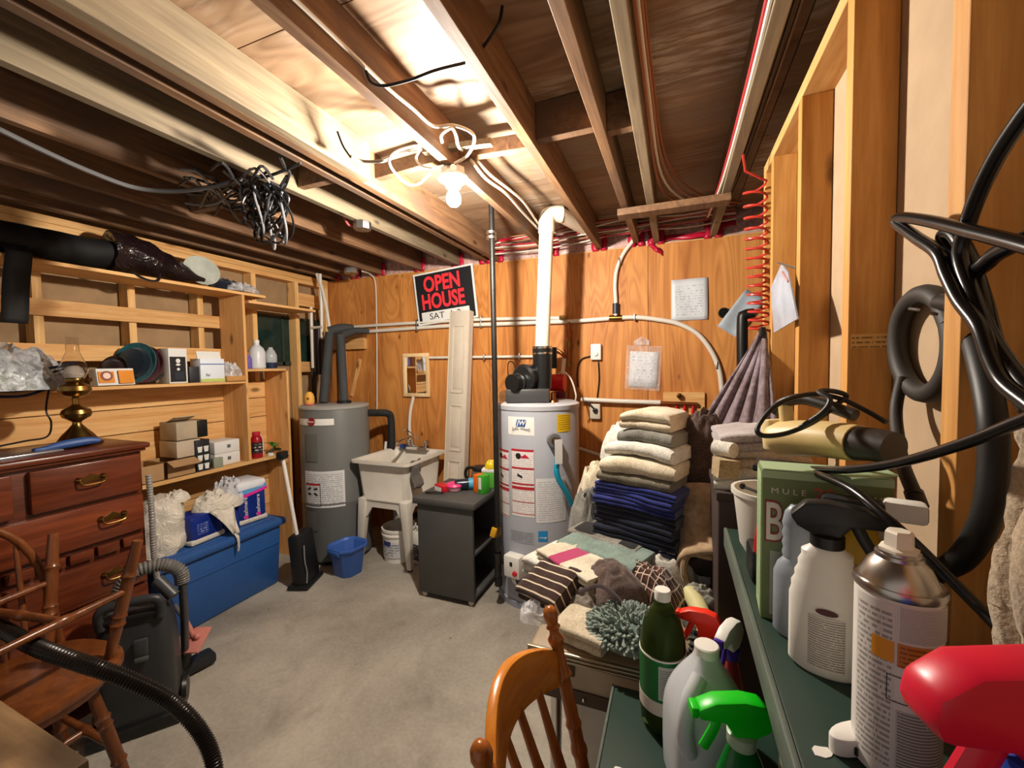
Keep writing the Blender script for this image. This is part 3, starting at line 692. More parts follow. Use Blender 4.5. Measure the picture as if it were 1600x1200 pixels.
# ---- dresser
XD = -2.35
W_CH = wood('cherry_dresser', '431a0d', '7c3c20', 'y', .7, 0, rough=.28, spec=.5)
W_CHD = wood('cherry_dresser_frame', '3c170b', '6e3218', 'y', .7, 0, rough=.3, spec=.5)
dr = thing('dresser', 'dark cherry chest of drawers with brass bail handles', 'dresser', (-2.57, .76, 0))
def dpart(name, x0, x1, y0, y1, z0, z1, mat, bevel=.003, parent=None):
    mb = MB().bx(x0, x1, y0, y1, z0, z1); mb.v = [loc(dr, p) for p in mb.v]; return obj(name, mb, mat, parent or dr, bevel=bevel)
dpart('carcass', -2.775, XD-.012, .34, 1.175, .06, 1.095, W_CHD)
dpart('top', -2.78, XD+.022, .32, 1.20, 1.108, 1.133, W_CHD, .008)
dpart('top_moulding', -2.78, XD+.008, .33, 1.187, 1.094, 1.108, W_CHD, .005)
dpart('base', -2.775, XD+.005, .335, 1.18, 0, .075, W_CHD, .004)
def handle(y, z, parent):
    for s in (-1, 1):
        o = obj('handle_mount', MB().lathe([(.012, 0), (.010, .008), (.005, .014), (.001, .015)], 12, c=loc(dr, (XD+.014, y+s*.04, z+.006)), rot=(0, R(90), 0)), BRASS, parent)
    obj('handle_plate', MB().prism([(-.052, -.004), (-.03, -.012), (0, -.006), (.03, -.012), (.052, -.004), (.034, .008), (.018, .014), (0, .026), (-.018, .014), (-.034, .008)], .003, frame(loc(dr, (XD+.013, y, z)), (0, 1, 0), (0, 0, 1))), BRASS, parent)
    obj('handle_bail', MB().tube([loc(dr, (XD+.03+dx, y+yy, z+zz)) for dx, yy, zz in ((0, -.042, .006), (.004, -.038, -.012), (.006, -.02, -.018), (.006, .02, -.018), (.004, .038, -.012), (0, .042, .006))], .0035, 8, smooth=4), BRASS, parent)
rows = [(.912, 1.083, ((.35, .755), (.80, 1.16))), (.728, .895, ((.35, 1.165),)), (.478, .645, ((.35, 1.165),)), (.288, .462, ((.35, 1.165),)), (.10, .272, ((.35, 1.165),))]
for z0, z1, spans in rows:
    for y0, y1 in spans:
        d_ = dpart('drawer', XD-.02, XD+.012, y0, y1, z0, z1, W_CH, .007)
        if y1-y0 < .5: handle((y0+y1)/2, (z0+z1)/2+.012, d_)
        else:
            for y in (y0+.14, y1-.12): handle(y, (z0+z1)/2+.01, d_)
for k in range(9):
    dpart('dentil_block', XD-.01, XD+.01, .36+k*.09, .36+k*.09+.078, .665, .707, W_CH, .004)
# things on the dresser
zd = 1.1335
lp = thing('oil_lamp', 'brass oil lamp with clear glass chimney on the dresser', 'oil lamp', at(118, 690, X=-2.62)*1.0)
lp.location = (-2.60, at(119, 640, X=-2.60).y, zd)
obj('lamp_base', MB().lathe([(.085, 0), (.088, .008), (.07, .02), (.055, .045), (.03, .075), (.016, .095), (.016, .105), (.024, .112), (.048, .128), (.054, .145), (.048, .162), (.022, .178), (.012, .188), (.012, .215), (.02, .222)], 32), BRASS, lp)
obj('oil_font', MB().lathe([(.02, .22), (.045, .232), (.058, .252), (.055, .272), (.03, .286), (.026, .292)], 30), BRASS, lp)
obj('burner', MB().lathe([(.03, .292), (.034, .298), (.034, .306), (.026, .318), (.012, .33), (.001, .331)], 24), BRASS, lp)
obj('wick_shade', MB().lathe([(.03, .31), (.037, .33), (.03, .352), (.016, .365), (.001, .367)], 22), plastic('milk_glass', 'd0c8c0', .4), lp)
obj('glass_chimney', MB().lathe([(.034, .306), (.048, .335), (.05, .36), (.036, .395), (.024, .43), (.021, .50), (.0195, .50), (.0225, .43), (.0345, .395), (.0485, .36), (.0465, .336), (.0325, .306)], 28), plastic('chimney_glass', 'f2f0ec', .03, trans=1., ior=1.2), lp)
obj('wick_knob', MB().cyl((.03, .01, .30), (.06, .03, .30), .004, 8).lathe([(.001, 0), (.01, 0), (.01, .004), (.001, .004)], 12, c=(.06, .03, .30), rot=(0, R(90), R(35))), BRASS, lp)
bw = thing('hand_tool', 'blue plastic tool lying at the foot of the oil lamp', 'tool', (-2.475, at(112, 683, X=-2.475).y, zd))
obj('tool_handle', MB().tube([(0, -.09, .014), (.0, -.03, .022), (.005, .05, .026), (.012, .09, .022)], .016, 10, smooth=5, rf=lambda t: .7+.5*math.sin(math.pi*t)), plastic('tool_blue', '2a4c88', .5), bw)
obj('tool_head', MB().box((-.004, -.09, .012), (.03, .06, .022)), plastic('tool_blue', '2a4c88', .5), bw, bevel=.006)
tag(obj('silver_tray', MB().box((-2.50, .78, zd+.006), (.18, .30, .012), (0, 0, R(5))), plastic('silver_foil', 'a0a0a4', .3, .8, var=.3), bevel=.004), 'flat silver tray lying on the left of the dresser top', 'tray')
tag(obj('notebook', MB().box((-2.43, .50, zd+.009), (.16, .22, .018), (0, 0, R(-10))), plastic('notebook_grey', '4c4a4e', .6), bevel=.003), 'dark grey notebook at the front left of the dresser', 'book')
tag(obj('power_cord', MB().tube([at(78, 600, X=-2.75), at(72, 640, X=-2.72), at(80, 660, X=-2.70), at(74, 682, X=-2.70), at(40, 689, X=-2.66), at(0, 697, X=-2.62)], .004, 6, smooth=5), BLACKR), 'thin dark cord trailing from the shelf onto the dresser', 'cord')

# ================================================================ BACK AREA
GREYT = plastic('tank_grey', '6a6c6a', .38, var=.06)
LABELW = plastic('label_white', 'e4e2dc', .45)
# ---- electric water heater in the corner
RX, RY, RR, RH = -2.515, 2.54, .255, 1.185
rh = thing('electric_water_heater', 'dark grey electric water heater in the far left corner', 'water heater', (RX, RY, 0))
obj('tank', MB().lathe([(RR, .03), (RR, .45), (RR+.002, .455), (RR+.002, .465), (RR, .47), (RR, RH-.03), (RR-.006, RH-.012), (RR-.02, RH-.008)], 56), GREYT, rh)
obj('tank_base', MB().lathe([(RR-.01, 0), (RR-.01, .03)], 48), BLACK, rh)
obj('tank_top', MB().lathe([(RR+.004, RH-.022), (RR+.006, RH-.01), (RR-.01, RH), (.001, RH+.003)], 56), plastic('tank_top_grey', '9a9a96', .35), rh)
def cyl_label(root, name, px0, py0, px1, py1, cx, cy, r, mat, n=10, lift=.0012, label=None):
    a0, z1 = cyl_hit(px0, py0, cx, cy, r); a1, z0 = cyl_hit(px1, py1, cx, cy, r)
    mb = cyl_patch(0, 0, r+lift, a0, a1, z0, z1, n)
    o = obj(name, mb, mat, root)
    if label: o['label'] = label
    return a0, a1, z0, z1
cyl_label(rh, 'badge_strip', 468, 653, 522, 664, RX, RY, RR, LABELW)
a, z = cyl_hit(487, 659, RX, RY, RR)
def on_cyl(a, r, z, tang=(1, 0)): # frame tangent to a cylinder at angle a (local to its root): x along +angle
    return frame((r*math.cos(a), r*math.sin(a), z), (-math.sin(a), math.cos(a), 0), (0, 0, 1))
obj('round_badge', MB().lathe([(.001, .004), (.030, .004), (.030, 0)], 24).xf(on_cyl(a, RR+.001, z)), plastic('badge_red', '8c1c22', .4), rh)
text('lettering', 'Rheem', .02, LABELW, on_cyl(a, RR+.0055, z), rh, shear=.1)
a0, a1, z0, z1 = cyl_label(rh, 'instruction_label', 477, 735, 540, 790, RX, RY, RR, printed('instruction_print', 'd9dadb', '8a8c90', 18, 26, .45, .05))
al = a0+(a1-a0)*.24; aw = (a1-a0)*.2
def box_on_cyl(root, r, a0, a1, z0, z1, mat, name='label_box', t=.004):
    obj(name, cyl_patch(0, 0, r, a0, a1, z1-t, z1, 6), mat, root); obj(name, cyl_patch(0, 0, r, a0, a1, z0, z0+t, 6), mat, root)
REDINK = plastic('red_ink', 'b0202a', .5); INK = plastic('black_ink', '202024', .6)
box_on_cyl(rh, RR+.0022, al-aw, al+aw, z0+.01, z1-.09, INK, 'label_rule')
obj('label_rule', cyl_patch(0, 0, RR+.0024, al-aw, al+aw, z1-.105, z1-.092, 6), REDINK, rh)
for s in (-1, 1): obj('label_rule', cyl_patch(0, 0, RR+.0022, al+s*aw-.008, al+s*aw+.008, z0+.01, z1-.09, 2), INK, rh)
for k in range(4):
    obj('pictogram', MB().box((0, 0, 0), (.03, .014, .001), (0, 0, .5-.4*k)).xf(on_cyl(al+(-.5+(k % 2))*aw*.9, RR+.003, z1-.13-.04*(k//2))), INK, rh)
cyl_label(rh, 'access_cover', 478, 678, 497, 722, RX, RY, RR, plastic('tank_cover', '62645f', .4), lift=.004)
cyl_label(rh, 'access_cover', 480, 797, 497, 830, RX, RY, RR, plastic('tank_cover', '62645f', .4), lift=.004)
FOAM = plastic('grey_pipe_foam', '3e4042', .8, var=.15)
ip = thing('insulated_pipes', 'dark grey foam insulated pipes rising from the corner heater', 'pipe', (RX, RY+.1, RH+.001))
def wtube(root, name, pts, r, mat, seg=14, smooth=0, **k):
    mb = MB().tube(pts, r, seg, smooth=smooth, **k); mb.v = [loc(root, p) for p in mb.v]; return obj(name, mb, mat, root)
A0 = at(506, 640, Y=2.60); A0.z = RH+.004; A1 = at(515, 520, Y=2.72); B0 = at(538, 632, Y=2.62); B0.z = RH+.004; B1 = at(532, 524, Y=2.72)
wtube(ip, 'riser', [A0, A1], .036, FOAM); wtube(ip, 'riser', [B0, B1], .034, FOAM)
wtube(ip, 'branch', [A1+Vector((-.01, 0, .01)), A1.lerp(at(548, 512, Y=2.85), .5)+Vector((0, 0, .015)), at(550, 514, Y=2.88)], .040, FOAM, smooth=4)
wtube(ip, 'branch', [B1+Vector((0, 0, -.005)), at(555, 517, Y=2.88), at(577, 518, Y=2.96)], .036, FOAM, smooth=4, rf=lambda t: 1-.35*t)
obj('riser_flange', MB().lathe([(.055, 0), (.055, .018), (.04, .02)], 18, c=loc(ip, B0)), BLACK, ip)
yf = thing('bath_toy', 'small yellow rubber toy with pink base on the corner heater', 'toy', at(484, 641, Y=2.42)); yf.location.z = RH+.004
obj('toy_body', MB().lathe([(.03, .004), (.038, .02), (.036, .06), (.028, .085), (.012, .1), (.001, .101)], 18), plastic('toy_yellow', 'e0a848', .5), yf)
obj('toy_base', MB().lathe([(.034, 0), (.036, .008), (.03, .012)], 18), plastic('toy_pink', 'd86a6c', .5), yf)
obj('toy_beak', MB().ball((.02, -.03, .05), .011, 10), plastic('toy_orange', '9a5a20', .5), yf)
op = thing('outlet_pipe', 'black insulated pipe bending down to the right of the corner heater', 'pipe', at(600, 650, Y=2.85))
wtube(op, 'pipe_run', [at(572, 645, Y=2.66), at(590, 645, Y=2.78), at(605, 646, Y=2.85), at(611, 655, Y=2.88), at(612, 700, Y=2.88), at(612, 745, Y=2.88)], .03, plastic('black_foam', '1c1e20', .7), smooth=5)
wtube(op, 'pipe_core', [at(603, 690, Y=2.84), at(599, 735, Y=2.82)], .011, PEX)
# tall white plastic lines and valve cluster in the corner
cl = thing('corner_pipes', 'white plastic water lines standing in the far left corner', 'pipe', (-2.93, 2.86, 1.1))
for pts in (((486, 480), (487, 518), (489, 575)), ((500, 428), (502, 470), (503, 530)), ((495, 428), (503, 450), (510, 480), (516, 520))):
    wtube(cl, 'water_line', [at(x, y, Y=2.80) for x, y in pts], .014, PEX, 10)
wtube(cl, 'water_line', [at(488, 512, Y=2.79), at(504, 511, Y=2.79)], .012, PEX, 10)
mb = MB().cyl(at(498, 515, Y=2.83), at(499, 585, Y=2.83), .042, 20); mb.v = [loc(cl, p) for p in mb.v]; obj('filter_housing', mb, plastic('dark_maroon', '20141a', .3), cl)
mb = MB().cyl(at(490, 575, Y=2.83), at(492, 640, Y=2.83), .02, 14); mb.v = [loc(cl, p) for p in mb.v]; obj('drain_line', mb, plastic('grey_pipe_foam', '3e4042', .8), cl)

# ---- laundry tub
SW = plastic('tub_white', 'd9d4c8', .45, var=.08)
sk = thing('laundry_tub', 'white plastic laundry tub on legs under the mirror', 'sink', (-2.0, 2.675, 0))
hw, hd, zr = .26, .275, .785
def ring(x, y, z, r=.045, n=4):
    out = []
    for cx, cy, a in ((x-r, y-r, 0), (-x+r, y-r, 90), (-x+r, -y+r, 180), (x-r, -y+r, 270)):
        for k in range(n+1): t = R(a+90*k/n); out.append(Vector((cx+r*math.cos(t), cy+r*math.sin(t), z)))
    return out
rings = [ring(hw, hd, zr-.018), ring(hw, hd, zr), ring(hw-.035, hd-.035, zr), ring(hw-.05, hd-.05, zr-.02), ring(hw-.075, hd-.075, zr-.30, .05), ring(.02, .02, zr-.31, .015)]
mb = MB(); m_ = len(rings[0]); mb.add([p for g in rings for p in g], [(i*m_+k, i*m_+(k+1) % m_, (i+1)*m_+(k+1) % m_, (i+1)*m_+k) for i in range(len(rings)-1) for k in range(m_)])
obj('basin', mb, SW, sk, angle=50)
rings = [ring(hw, hd, zr-.018), ring(hw-.032, hd-.035, zr-.022), ring(hw-.05, hd-.055, zr-.28, .05), ring(hw-.045, hd-.05, zr-.285, .05), ring(hw-.045, hd-.05, zr-.30, .05), ring(.05, .05, zr-.325, .02)]
mb = MB(); mb.add([p for g in rings for p in g], [(i*m_+k, i*m_+(k+1) % m_, (i+1)*m_+(k+1) % m_, (i+1)*m_+k) for i in range(len(rings)-1) for k in range(m_)])
obj('tub_shell', mb, SW, sk, angle=50)
for sx in (-1, 1):
    for sy in (-1, 1):
        mb = MB()
        for (ax, ay) in ((sx, 0), (0, sy)):
            pass
        top, bot = (sx*.185, sy*.20, zr-.29), (sx*.225, sy*.225, .012)
        def lring(t, w_):
            p = Vector(top).lerp(Vector(bot), t); return [p+Vector((a*w_, b*w_, 0)) for a, b in ((-1, -1), (1, -1), (1, 1), (-1, 1))]
        g = [q for t, w_ in ((0, .034), (.3, .030), (1, .019)) for q in lring(t, w_)]
        mb.add(g, [(i*4+k, i*4+(k+1) % 4, (i+1)*4+(k+1) % 4, (i+1)*4+k) for i in range(2) for k in range(4)]+[(3, 2, 1, 0), (8, 9, 10, 11)])
        l_ = obj('leg', mb, SW, sk, bevel=.006)
        obj('foot', MB().lathe([(.016, 0), (.016, .012)], 12, c=(bot[0], bot[1], 0)), BLACK, l_)
for sy in (-1, 1): # curved skirt between the legs
    poly = [(-.20, 0), (-.20, -.14), (-.155, -.14), (-.105, -.065), (.105, -.065), (.155, -.14), (.20, -.14), (.20, 0)]
    obj('skirt', MB().prism(poly, .012, frame((0, sy*.21+.006, zr-.29), (1, 0, 0), (0, 0, 1))), SW, sk, smooth=False)
for sx in (-1, 1):
    poly = [(-.21, 0), (-.21, -.12), (-.165, -.12), (-.115, -.06), (.115, -.06), (.165, -.12), (.21, -.12), (.21, 0)]
    obj('skirt', MB().prism(poly, .012, frame((sx*.20-.006, 0, zr-.29), (0, 1, 0), (0, 0, 1))), SW, sk, smooth=False)
obj('drain_pipe', MB().tube([(0, 0, .46), (0, 0, .30), (0, .08, .25), (.02, .25, .25)], .022, 12, smooth=5), plastic('drain_black', '1a1a1c', .5), sk)
fc = thing('faucet', 'chrome two handle faucet with long spout on the laundry tub', 'faucet', (-2.0, 2.88, zr+.001))
obj('faucet_body', MB().box((0.02, .0, .02), (.20, .05, .04)), CHROME, fc, bevel=.008)
obj('spout', MB().tube([(-.02, 0, .03), (-.03, -.01, .10), (-.02, -.08, .12), (-.01, -.22, .10), (-.008, -.235, .07)], .011, 12, smooth=6), CHROME, fc)
for s in (-1, 1):
    obj('tap', MB().lathe([(.016, .04), (.014, .06), (.022, .065), (.022, .08), (.001, .084)], 14, c=(.02+s*.085, 0, 0)), CHROME, fc)
obj('hose_lever', MB().tube([(-.10, -.03, .16), (-.06, -.03, .165), (.06, -.03, .09)], .006, 8, smooth=4), CHROME, fc)
tag(obj('scrub_brush', MB().box((-2.12, 2.89, zr+.02), (.07, .045, .038)), plastic('brush_blue', '24448c', .5), bevel=.01), 'blue scrubbing brush on the back rim of the tub', 'brush')
tag(obj('dish_cloth', MB().grid(lambda u, v: (-1.757+.012*math.sin(v*9)+.02*v, 2.46+u*.12, zr+.008-.20*v+.006*math.sin(u*8)), 8, 10), cloth('grey_rag', '6a645e'), solid=.004), 'dark grey rag hanging over the right rim of the tub', 'cloth')
# things on the floor below
def pail(name, label, c, r0, r1, h, mat, cat='bucket', group=None):
    o = thing(name, label, cat, c, 0, group)
    obj('pail_body', MB().lathe([(r0, 0), (r1, h-.05), (r1+.008, h-.05), (r1+.008, h-.04), (r1+.001, h-.038), (r1+.001, h-.02), (r1+.007, h-.018), (r1+.007, h), (r1-.003, h), (r0-.004, .006), (.001, .006)], 36), mat, o)
    return o
pp = pail('plastic_pail', 'white plastic pail with printed label under the laundry tub', (-1.99, 2.62, 0), .115, .125, .25, WHITE)
obj('label', cyl_patch(0, 0, .1225, R(-135), R(-50), .04, .17), printed('pail_label', 'cfd0d2', '3a3e58', 7, 9, .48), pp)
obj('label_patch', cyl_patch(0, 0, .1245, R(-118), R(-85), .13, .165), plastic('patch_blue', '2a3a78', .5), pp)
obj('handle', MB().tube([(.118*math.cos(R(a)), .118*math.sin(R(a))-.01, .205-.0*a) for a in range(-200, 21, 20)], .003, 6), STEEL, pp)
def jugbottle(name, label, c, w_, d_, h, mat, rz=0, cat='jug', group=None):
    o = thing(name, label, cat, c, rz, group)
    pr = [(.86, 0), (1, .02), (1, .62), (.9, .72), (.55, .84), (.22, .92), (.2, .95)]
    mb = MB()
    g = []
    for s, t in pr: g.append([Vector((p.x, p.y, t*h)) for p in ring(w_/2*s, d_/2*s, 0, min(.03, w_/2*s*.7))])
    mm = len(g[0]); mb.add([p for q in g for p in q], [(i*mm+k, i*mm+(k+1) % mm, (i+1)*mm+(k+1) % mm, (i+1)*mm+k) for i in range(len(g)-1) for k in range(mm)]+[tuple(reversed(range(mm)))])
    obj('jug_body', mb, mat, o, angle=50)
    obj('cap', MB().lathe([(.022, .93*h), (.022, h), (.001, h+.001)], 16), mat, o)
    return o
jg = jugbottle('detergent_jug', 'white jug with dark printed label leaning by the tub leg', (-1.80, 2.605, 0), .125, .10, .27, plastic('jug_cream', 'dcd8cc', .4), R(-12))
obj('label', MB().grid(lambda u, v: (-.055+.11*u, -.0515, .03+.12*v), 1, 1), printed('jug_dark_label', '2c2630', 'b8b0a8', 6, 7, .55, .08), jg)
obj('handle', MB().tube([(.03, 0, .235), (.06, 0, .22), (.062, 0, .17)], .012, 8, smooth=4), plastic('jug_cream', 'dcd8cc', .4), jg)
jg2 = jugbottle('bleach_jug', 'pale blue jug with dark blue cap behind the grey cabinet', (-1.665, 2.68, 0), .12, .11, .29, plastic('jug_pale_blue', 'b8c8dc', .35), R(8))
obj('cap_cover', MB().lathe([(.026, .262), (.026, .295), (.001, .297)], 16), plastic('cap_blue', '1c3494', .4), jg2)
bkt = thing('wash_bucket', 'square blue plastic bucket on the floor beside the corner heater', 'bucket', (-2.19, 2.29, 0), R(-8))
g = []
for s, z, i in ((.082, 0, 0), (.105, .19, 0), (.122, .192, 0), (.122, .21, 0), (.112, .21, 0), (.10, .19, 0), (.076, .012, 0)):
    g.append([Vector((x, y, z)) for x, y in ((s, s*.55), (s*.55, s), (-s*.55, s), (-s, s*.55), (-s, -s*.55), (-s*.55, -s), (s*.55, -s), (s, -s*.55))])
mb = MB(); mb.add([p for q in g for p in q], [(i*8+k, i*8+(k+1) % 8, (i+1)*8+(k+1) % 8, (i+1)*8+k) for i in range(6) for k in range(8)]+[tuple(reversed(range(8))), tuple(48+k for k in range(8))])
obj('bucket_body', mb, plastic('bucket_blue', '3a62b0', .4), bkt, bevel=.003)
obj('grip', MB().box((0, -.118, .185), (.12, .02, .03)), plastic('bucket_blue', '3a62b0', .4), bkt, bevel=.006)
# black floor case with white pole
fs_ = thing('floor_sweeper', 'black boxy floor sweeper with a white pole beside the tote', 'sweeper', (-2.37, 2.07, 0), R(20))
obj('sweeper_body', MB().box((0, 0, .19), (.10, .20, .34), (R(0), R(-6), 0), taper=.9), plastic('sweeper_black', '17181a', .5), fs_, bevel=.02)
obj('sweeper_foot', MB().box((.01, 0, .016), (.14, .23, .03)), plastic('sweeper_black', '17181a', .5), fs_, bevel=.01)
obj('pole', MB().cyl((-.01, -.05, .34), (-.075, -.07, .88), .012, 12), WHITE, fs_)
obj('pole_grip', MB().box((-.078, -.07, .90), (.05, .075, .055)), BLACK, fs_, bevel=.012)
obj('cord', MB().tube([(.055, -.09, .30), (.062, -.10, .2), (.066, -.085, .12), (.07, -.10, .05)], .004, 6, smooth=5), plastic('grey_cord', '8c8c8c', .5), fs_)

# ---- mirror, sign, door leaf
p = at(650.5, 586, Y=D-.012); mw, mh = .265, .375
mr = thing('wall_mirror', 'small mirror in a pale wooden frame on the plywood wall', 'mirror', p)
FW = wood('mirror_frame', 'd8b078', 'f0d4a4', 'z', 1)
for x0, x1, z0, z1 in ((-mw/2, mw/2, mh/2-.03, mh/2), (-mw/2, mw/2, -mh/2, -mh/2+.03), (-mw/2, -mw/2+.03, -mh/2+.03, mh/2-.03), (mw/2-.03, mw/2, -mh/2+.03, mh/2-.03)):
    obj('frame_rail', MB().bx(x0, x1, -.012, .01, z0, z1), FW, mr, bevel=.003)
obj('mirror_glass', MB().bx(-mw/2+.02, mw/2-.02, 0, .006, -mh/2+.02, mh/2-.02), plastic('mirror', 'e8e8e8', .02, 1.), mr, smooth=False)

tl, tr_, bl_ = at(645, 430, Y=D-.05), at(738, 411, Y=D-.05), at(657, 509, Y=D-.03)
sw, shh = (tr_-tl).length, (bl_-tl).length
SM = frame(tl, tr_-tl, tl-bl_)
sg = thing('yard_sign', 'black open house sign with red letters leaning tilted on the wall', 'sign', (tl+tr_)/2*.5+bl_*.5)
def sgn(mb): mb.xf(SM); mb.v = [loc(sg, p) for p in mb.v]; return mb
obj('sign_board', sgn(MB().box((sw/2, -shh/2, -.004), (sw, shh, .008))), PAPER, sg, smooth=False)
obj('black_panel', sgn(MB().box((sw/2, -shh/2, .001), (sw*.94, shh*.93, .002))), plastic('sign_black', '16181c', .5), sg, smooth=False)
obj('white_strip', sgn(MB().box((sw*.48, -shh*.86, .002), (sw*.80, shh*.20, .002))), PAPER, sg, smooth=False)
SR = plastic('sign_red', 'e8323c', .5)
TM = Matrix.Translation(-sg.location)@SM
text('lettering', 'OPEN', shh*.40, SR, TM@Matrix.Translation((sw*.475, -shh*.25, .0035)), sg, bold=.0055, xs=.78)
text('lettering', 'HOUSE', shh*.40, SR, TM@Matrix.Translation((sw*.465, -shh*.58, .0035)), sg, bold=.0055, xs=.74)
text('handwriting', 'SAT  1-2', shh*.17, INK, TM@Matrix.Translation((sw*.48, -shh*.86, .0042)), sg, xs=1.15)

dw, dl = .185, 1.97
dtop = at(716, 486, Y=2.95); dr2 = thing('door_leaf', 'narrow white bifold door leaf leaning against the plywood wall', 'door leaf', (dtop.x-.03, 2.78, 0))
ln = Vector((dtop.x-.005, 2.955, dtop.z))-Vector((dtop.x-.055, 2.80, 0)); DM = frame((0, .02, 0.004), Vector((1, -.12, -.01)), ln)
DW = plastic('door_white', 'cbbfae', .6, var=.08)
dlen = ln.length
obj('door_panel', MB().box((0, dlen/2, -.02), (dw, dlen, .034)).xf(DM), DW, dr2, bevel=.002)
obj('door_panel', MB().box((-.004, dlen/2, -.057), (dw, dlen, .034)).xf(DM), DW, dr2, bevel=.002)
obj('door_edge', MB().box((-dw/2-.003, dlen/2, -.038), (.006, dlen, .07)).xf(DM), plastic('door_edge_cream', 'e2d6b4', .5), dr2, smooth=False)
for y0, y1 in ((.18, .72), (.80, 1.16), (1.26, dlen-.12)):
    for (a, b, c_, d_) in ((-.055, .055, y1-.008, y1+.004), (-.055, .055, y0-.004, y0+.008), (-.061, -.049, y0, y1), (.049, .061, y0, y1)):
        obj('moulding', MB().bx(a, b, c_, d_, -.006, .003).xf(DM), DW, dr2, bevel=.002)
    obj('raised_panel', MB().bx(-.04, .04, y0+.03, y1-.03, -.006, .001).xf(DM), DW, dr2, bevel=.002)

# ---- grey cabinet on casters
CG = plastic('cabinet_grey', '4a4a48', .55, var=.12)
cb = thing('rolling_cabinet', 'charcoal grey open sided cabinet on casters beside the laundry tub', 'cabinet', (-1.335, 2.41, 0))
obj('top', MB().bx(-.215, .225, -.235, .235, .605, .65), CG, cb, bevel=.012)
obj('front_panel', MB().bx(-.19, .20, -.215, -.19, .035, .605), CG, cb, bevel=.004)
obj('back_panel', MB().bx(-.19, .20, .19, .215, .035, .605), CG, cb, bevel=.004)
obj('side_panel', MB().bx(-.19, -.165, -.19, .19, .035, .605), CG, cb, bevel=.003)
obj('shelf', MB().bx(-.165, .195, -.19, .19, .30, .32), CG, cb, bevel=.003)
obj('bottom', MB().bx(-.165, .195, -.19, .19, .035, .055), CG, cb, bevel=.003)
for sx in (-.16, .17):
    for sy in (-.19, .19):
        w_ = obj('caster', MB().lathe([(.001, -.009), (.016, -.009), (.018, 0), (.016, .009), (.001, .009)], 16, c=(sx, sy, .018), rot=(R(90), 0, 0)), plastic('caster_cream', 'c8bca0', .5), cb)
        obj('caster_fork', MB().box((sx, sy, .03), (.02, .024, .012)), STEEL, w_)
zc = .651
pk = thing('food_container', 'pink lidded plastic container on the grey cabinet', 'container', at(707, 768, Z=zc)+Vector((0, .03, 0)))
pk.location.z = zc
obj('bowl', MB().lathe([(.035, 0), (.045, .004), (.055, .03), (.055, .034), (.001, .034)], 24), plastic('pale_pink_plastic', 'd8a8b0', .4), pk)
obj('lid', MB().lathe([(.057, .030), (.059, .036), (.05, .048), (.001, .05)], 24), plastic('pink_plastic', 'e0387c', .4), pk)
rdb = thing('red_box', 'small red and white box at the front of the grey cabinet', 'box', at(692, 768, Z=zc)+Vector((-.01, .02, 0)), R(-25)); rdb.location.z = zc
obj('box_body', MB().bx(-.05, .05, -.035, .035, 0, .042), plastic('box_red', 'b81c28', .4), rdb, bevel=.003)
obj('white_panel', MB().bx(-.045, .03, -.0365, -.035, .002, .03), PAPER, rdb)
db = thing('drink_bottle', 'dark plastic bottle with sky blue label lying on the grey cabinet', 'bottle', (-1.28, 2.43, zc), R(-55))
obj('bottle_body', MB().lathe([(.012, -.10), (.014, -.08), (.034, -.055), (.036, .07), (.03, .09), (.001, .092)], 20, c=(0, 0, .037), rot=(R(90), 0, 0)), plastic('bottle_navy', '1c2432', .25), db)
obj('label', MB().lathe([(.0368, -.04), (.0368, .0)], 20, c=(0, 0, .037), rot=(R(90), 0, 0)), plastic('label_sky', '4aa4c8', .4), db)
br = thing('dish_brush', 'white handled brush lying across the grey cabinet', 'brush', (-1.36, 2.40, zc), R(15))
obj('brush_handle', MB().box((-.05, 0, .035), (.11, .026, .014), (0, R(-6), 0)), WHITE, br, bevel=.006)
obj('brush_neck', MB().cyl((0, 0, .04), (.11, .02, .042), .008, 10), plastic('brush_grey', '8c8c90', .5), br)
obj('brush_head', MB().box((.13, .02, .02), (.05, .045, .04)), plastic('brush_grey', '8c8c90', .5), br, bevel=.008)
tag(obj('scraper', MB().tube([(-1.50, 2.26, zc+.008), (-1.45, 2.265, zc+.012), (-1.38, 2.28, zc+.012)], .009, 8, smooth=3, sq=.6), BLACK), 'black handled scraper at the left front of the cabinet', 'tool')
cf = thing('coffee_carafe', 'glass coffee carafe with black handle and lid on the cabinet', 'carafe', (-1.255, 2.56, zc))
obj('glass_body', MB().lathe([(.05, 0), (.062, .008), (.068, .05), (.06, .09), (.05, .105), (.048, .105), (.058, .09), (.0655, .05), (.06, .01), (.001, .006)], 28), plastic('carafe_glass', 'b49a84', .05, trans=.8, alpha=.55), cf)
obj('lid', MB().lathe([(.053, .10), (.055, .112), (.05, .126), (.02, .132), (.001, .132)], 24), BLACK, cf)
obj('handle', MB().tube([(-.045, -.01, .115), (-.09, -.015, .11), (-.105, -.018, .07), (-.09, -.015, .025), (-.065, -.01, .02)], .011, 10, smooth=5), BLACK, cf)
obj('band', MB().lathe([(.052, .094), (.054, .1)], 24), CHROME, cf)
ob = thing('detergent_box', 'orange and green dish detergent box on the grey cabinet edge', 'box', (-1.17, 2.40, zc), R(-20))
obj('box_body', MB().bx(-.045, .045, -.03, .03, 0, .115), plastic('box_orange', 'e86a14', .4), ob, bevel=.003)
obj('green_panel', MB().bx(.0, .0465, -.032, .031, .0, .116), plastic('box_green', '3a9c2c', .4), ob, bevel=.002)
obj('white_panel', MB().bx(.008, .032, -.034, -.031, .03, .105), PAPER, ob)
gb2 = thing('snack_box', 'green and white box tipped behind the orange box', 'box', (-1.165, 2.52, zc), R(10))
obj('box_body', MB().bx(-.05, .045, -.025, .04, 0, .125), plastic('box_leaf', '58a83c', .4), gb2, bevel=.003)
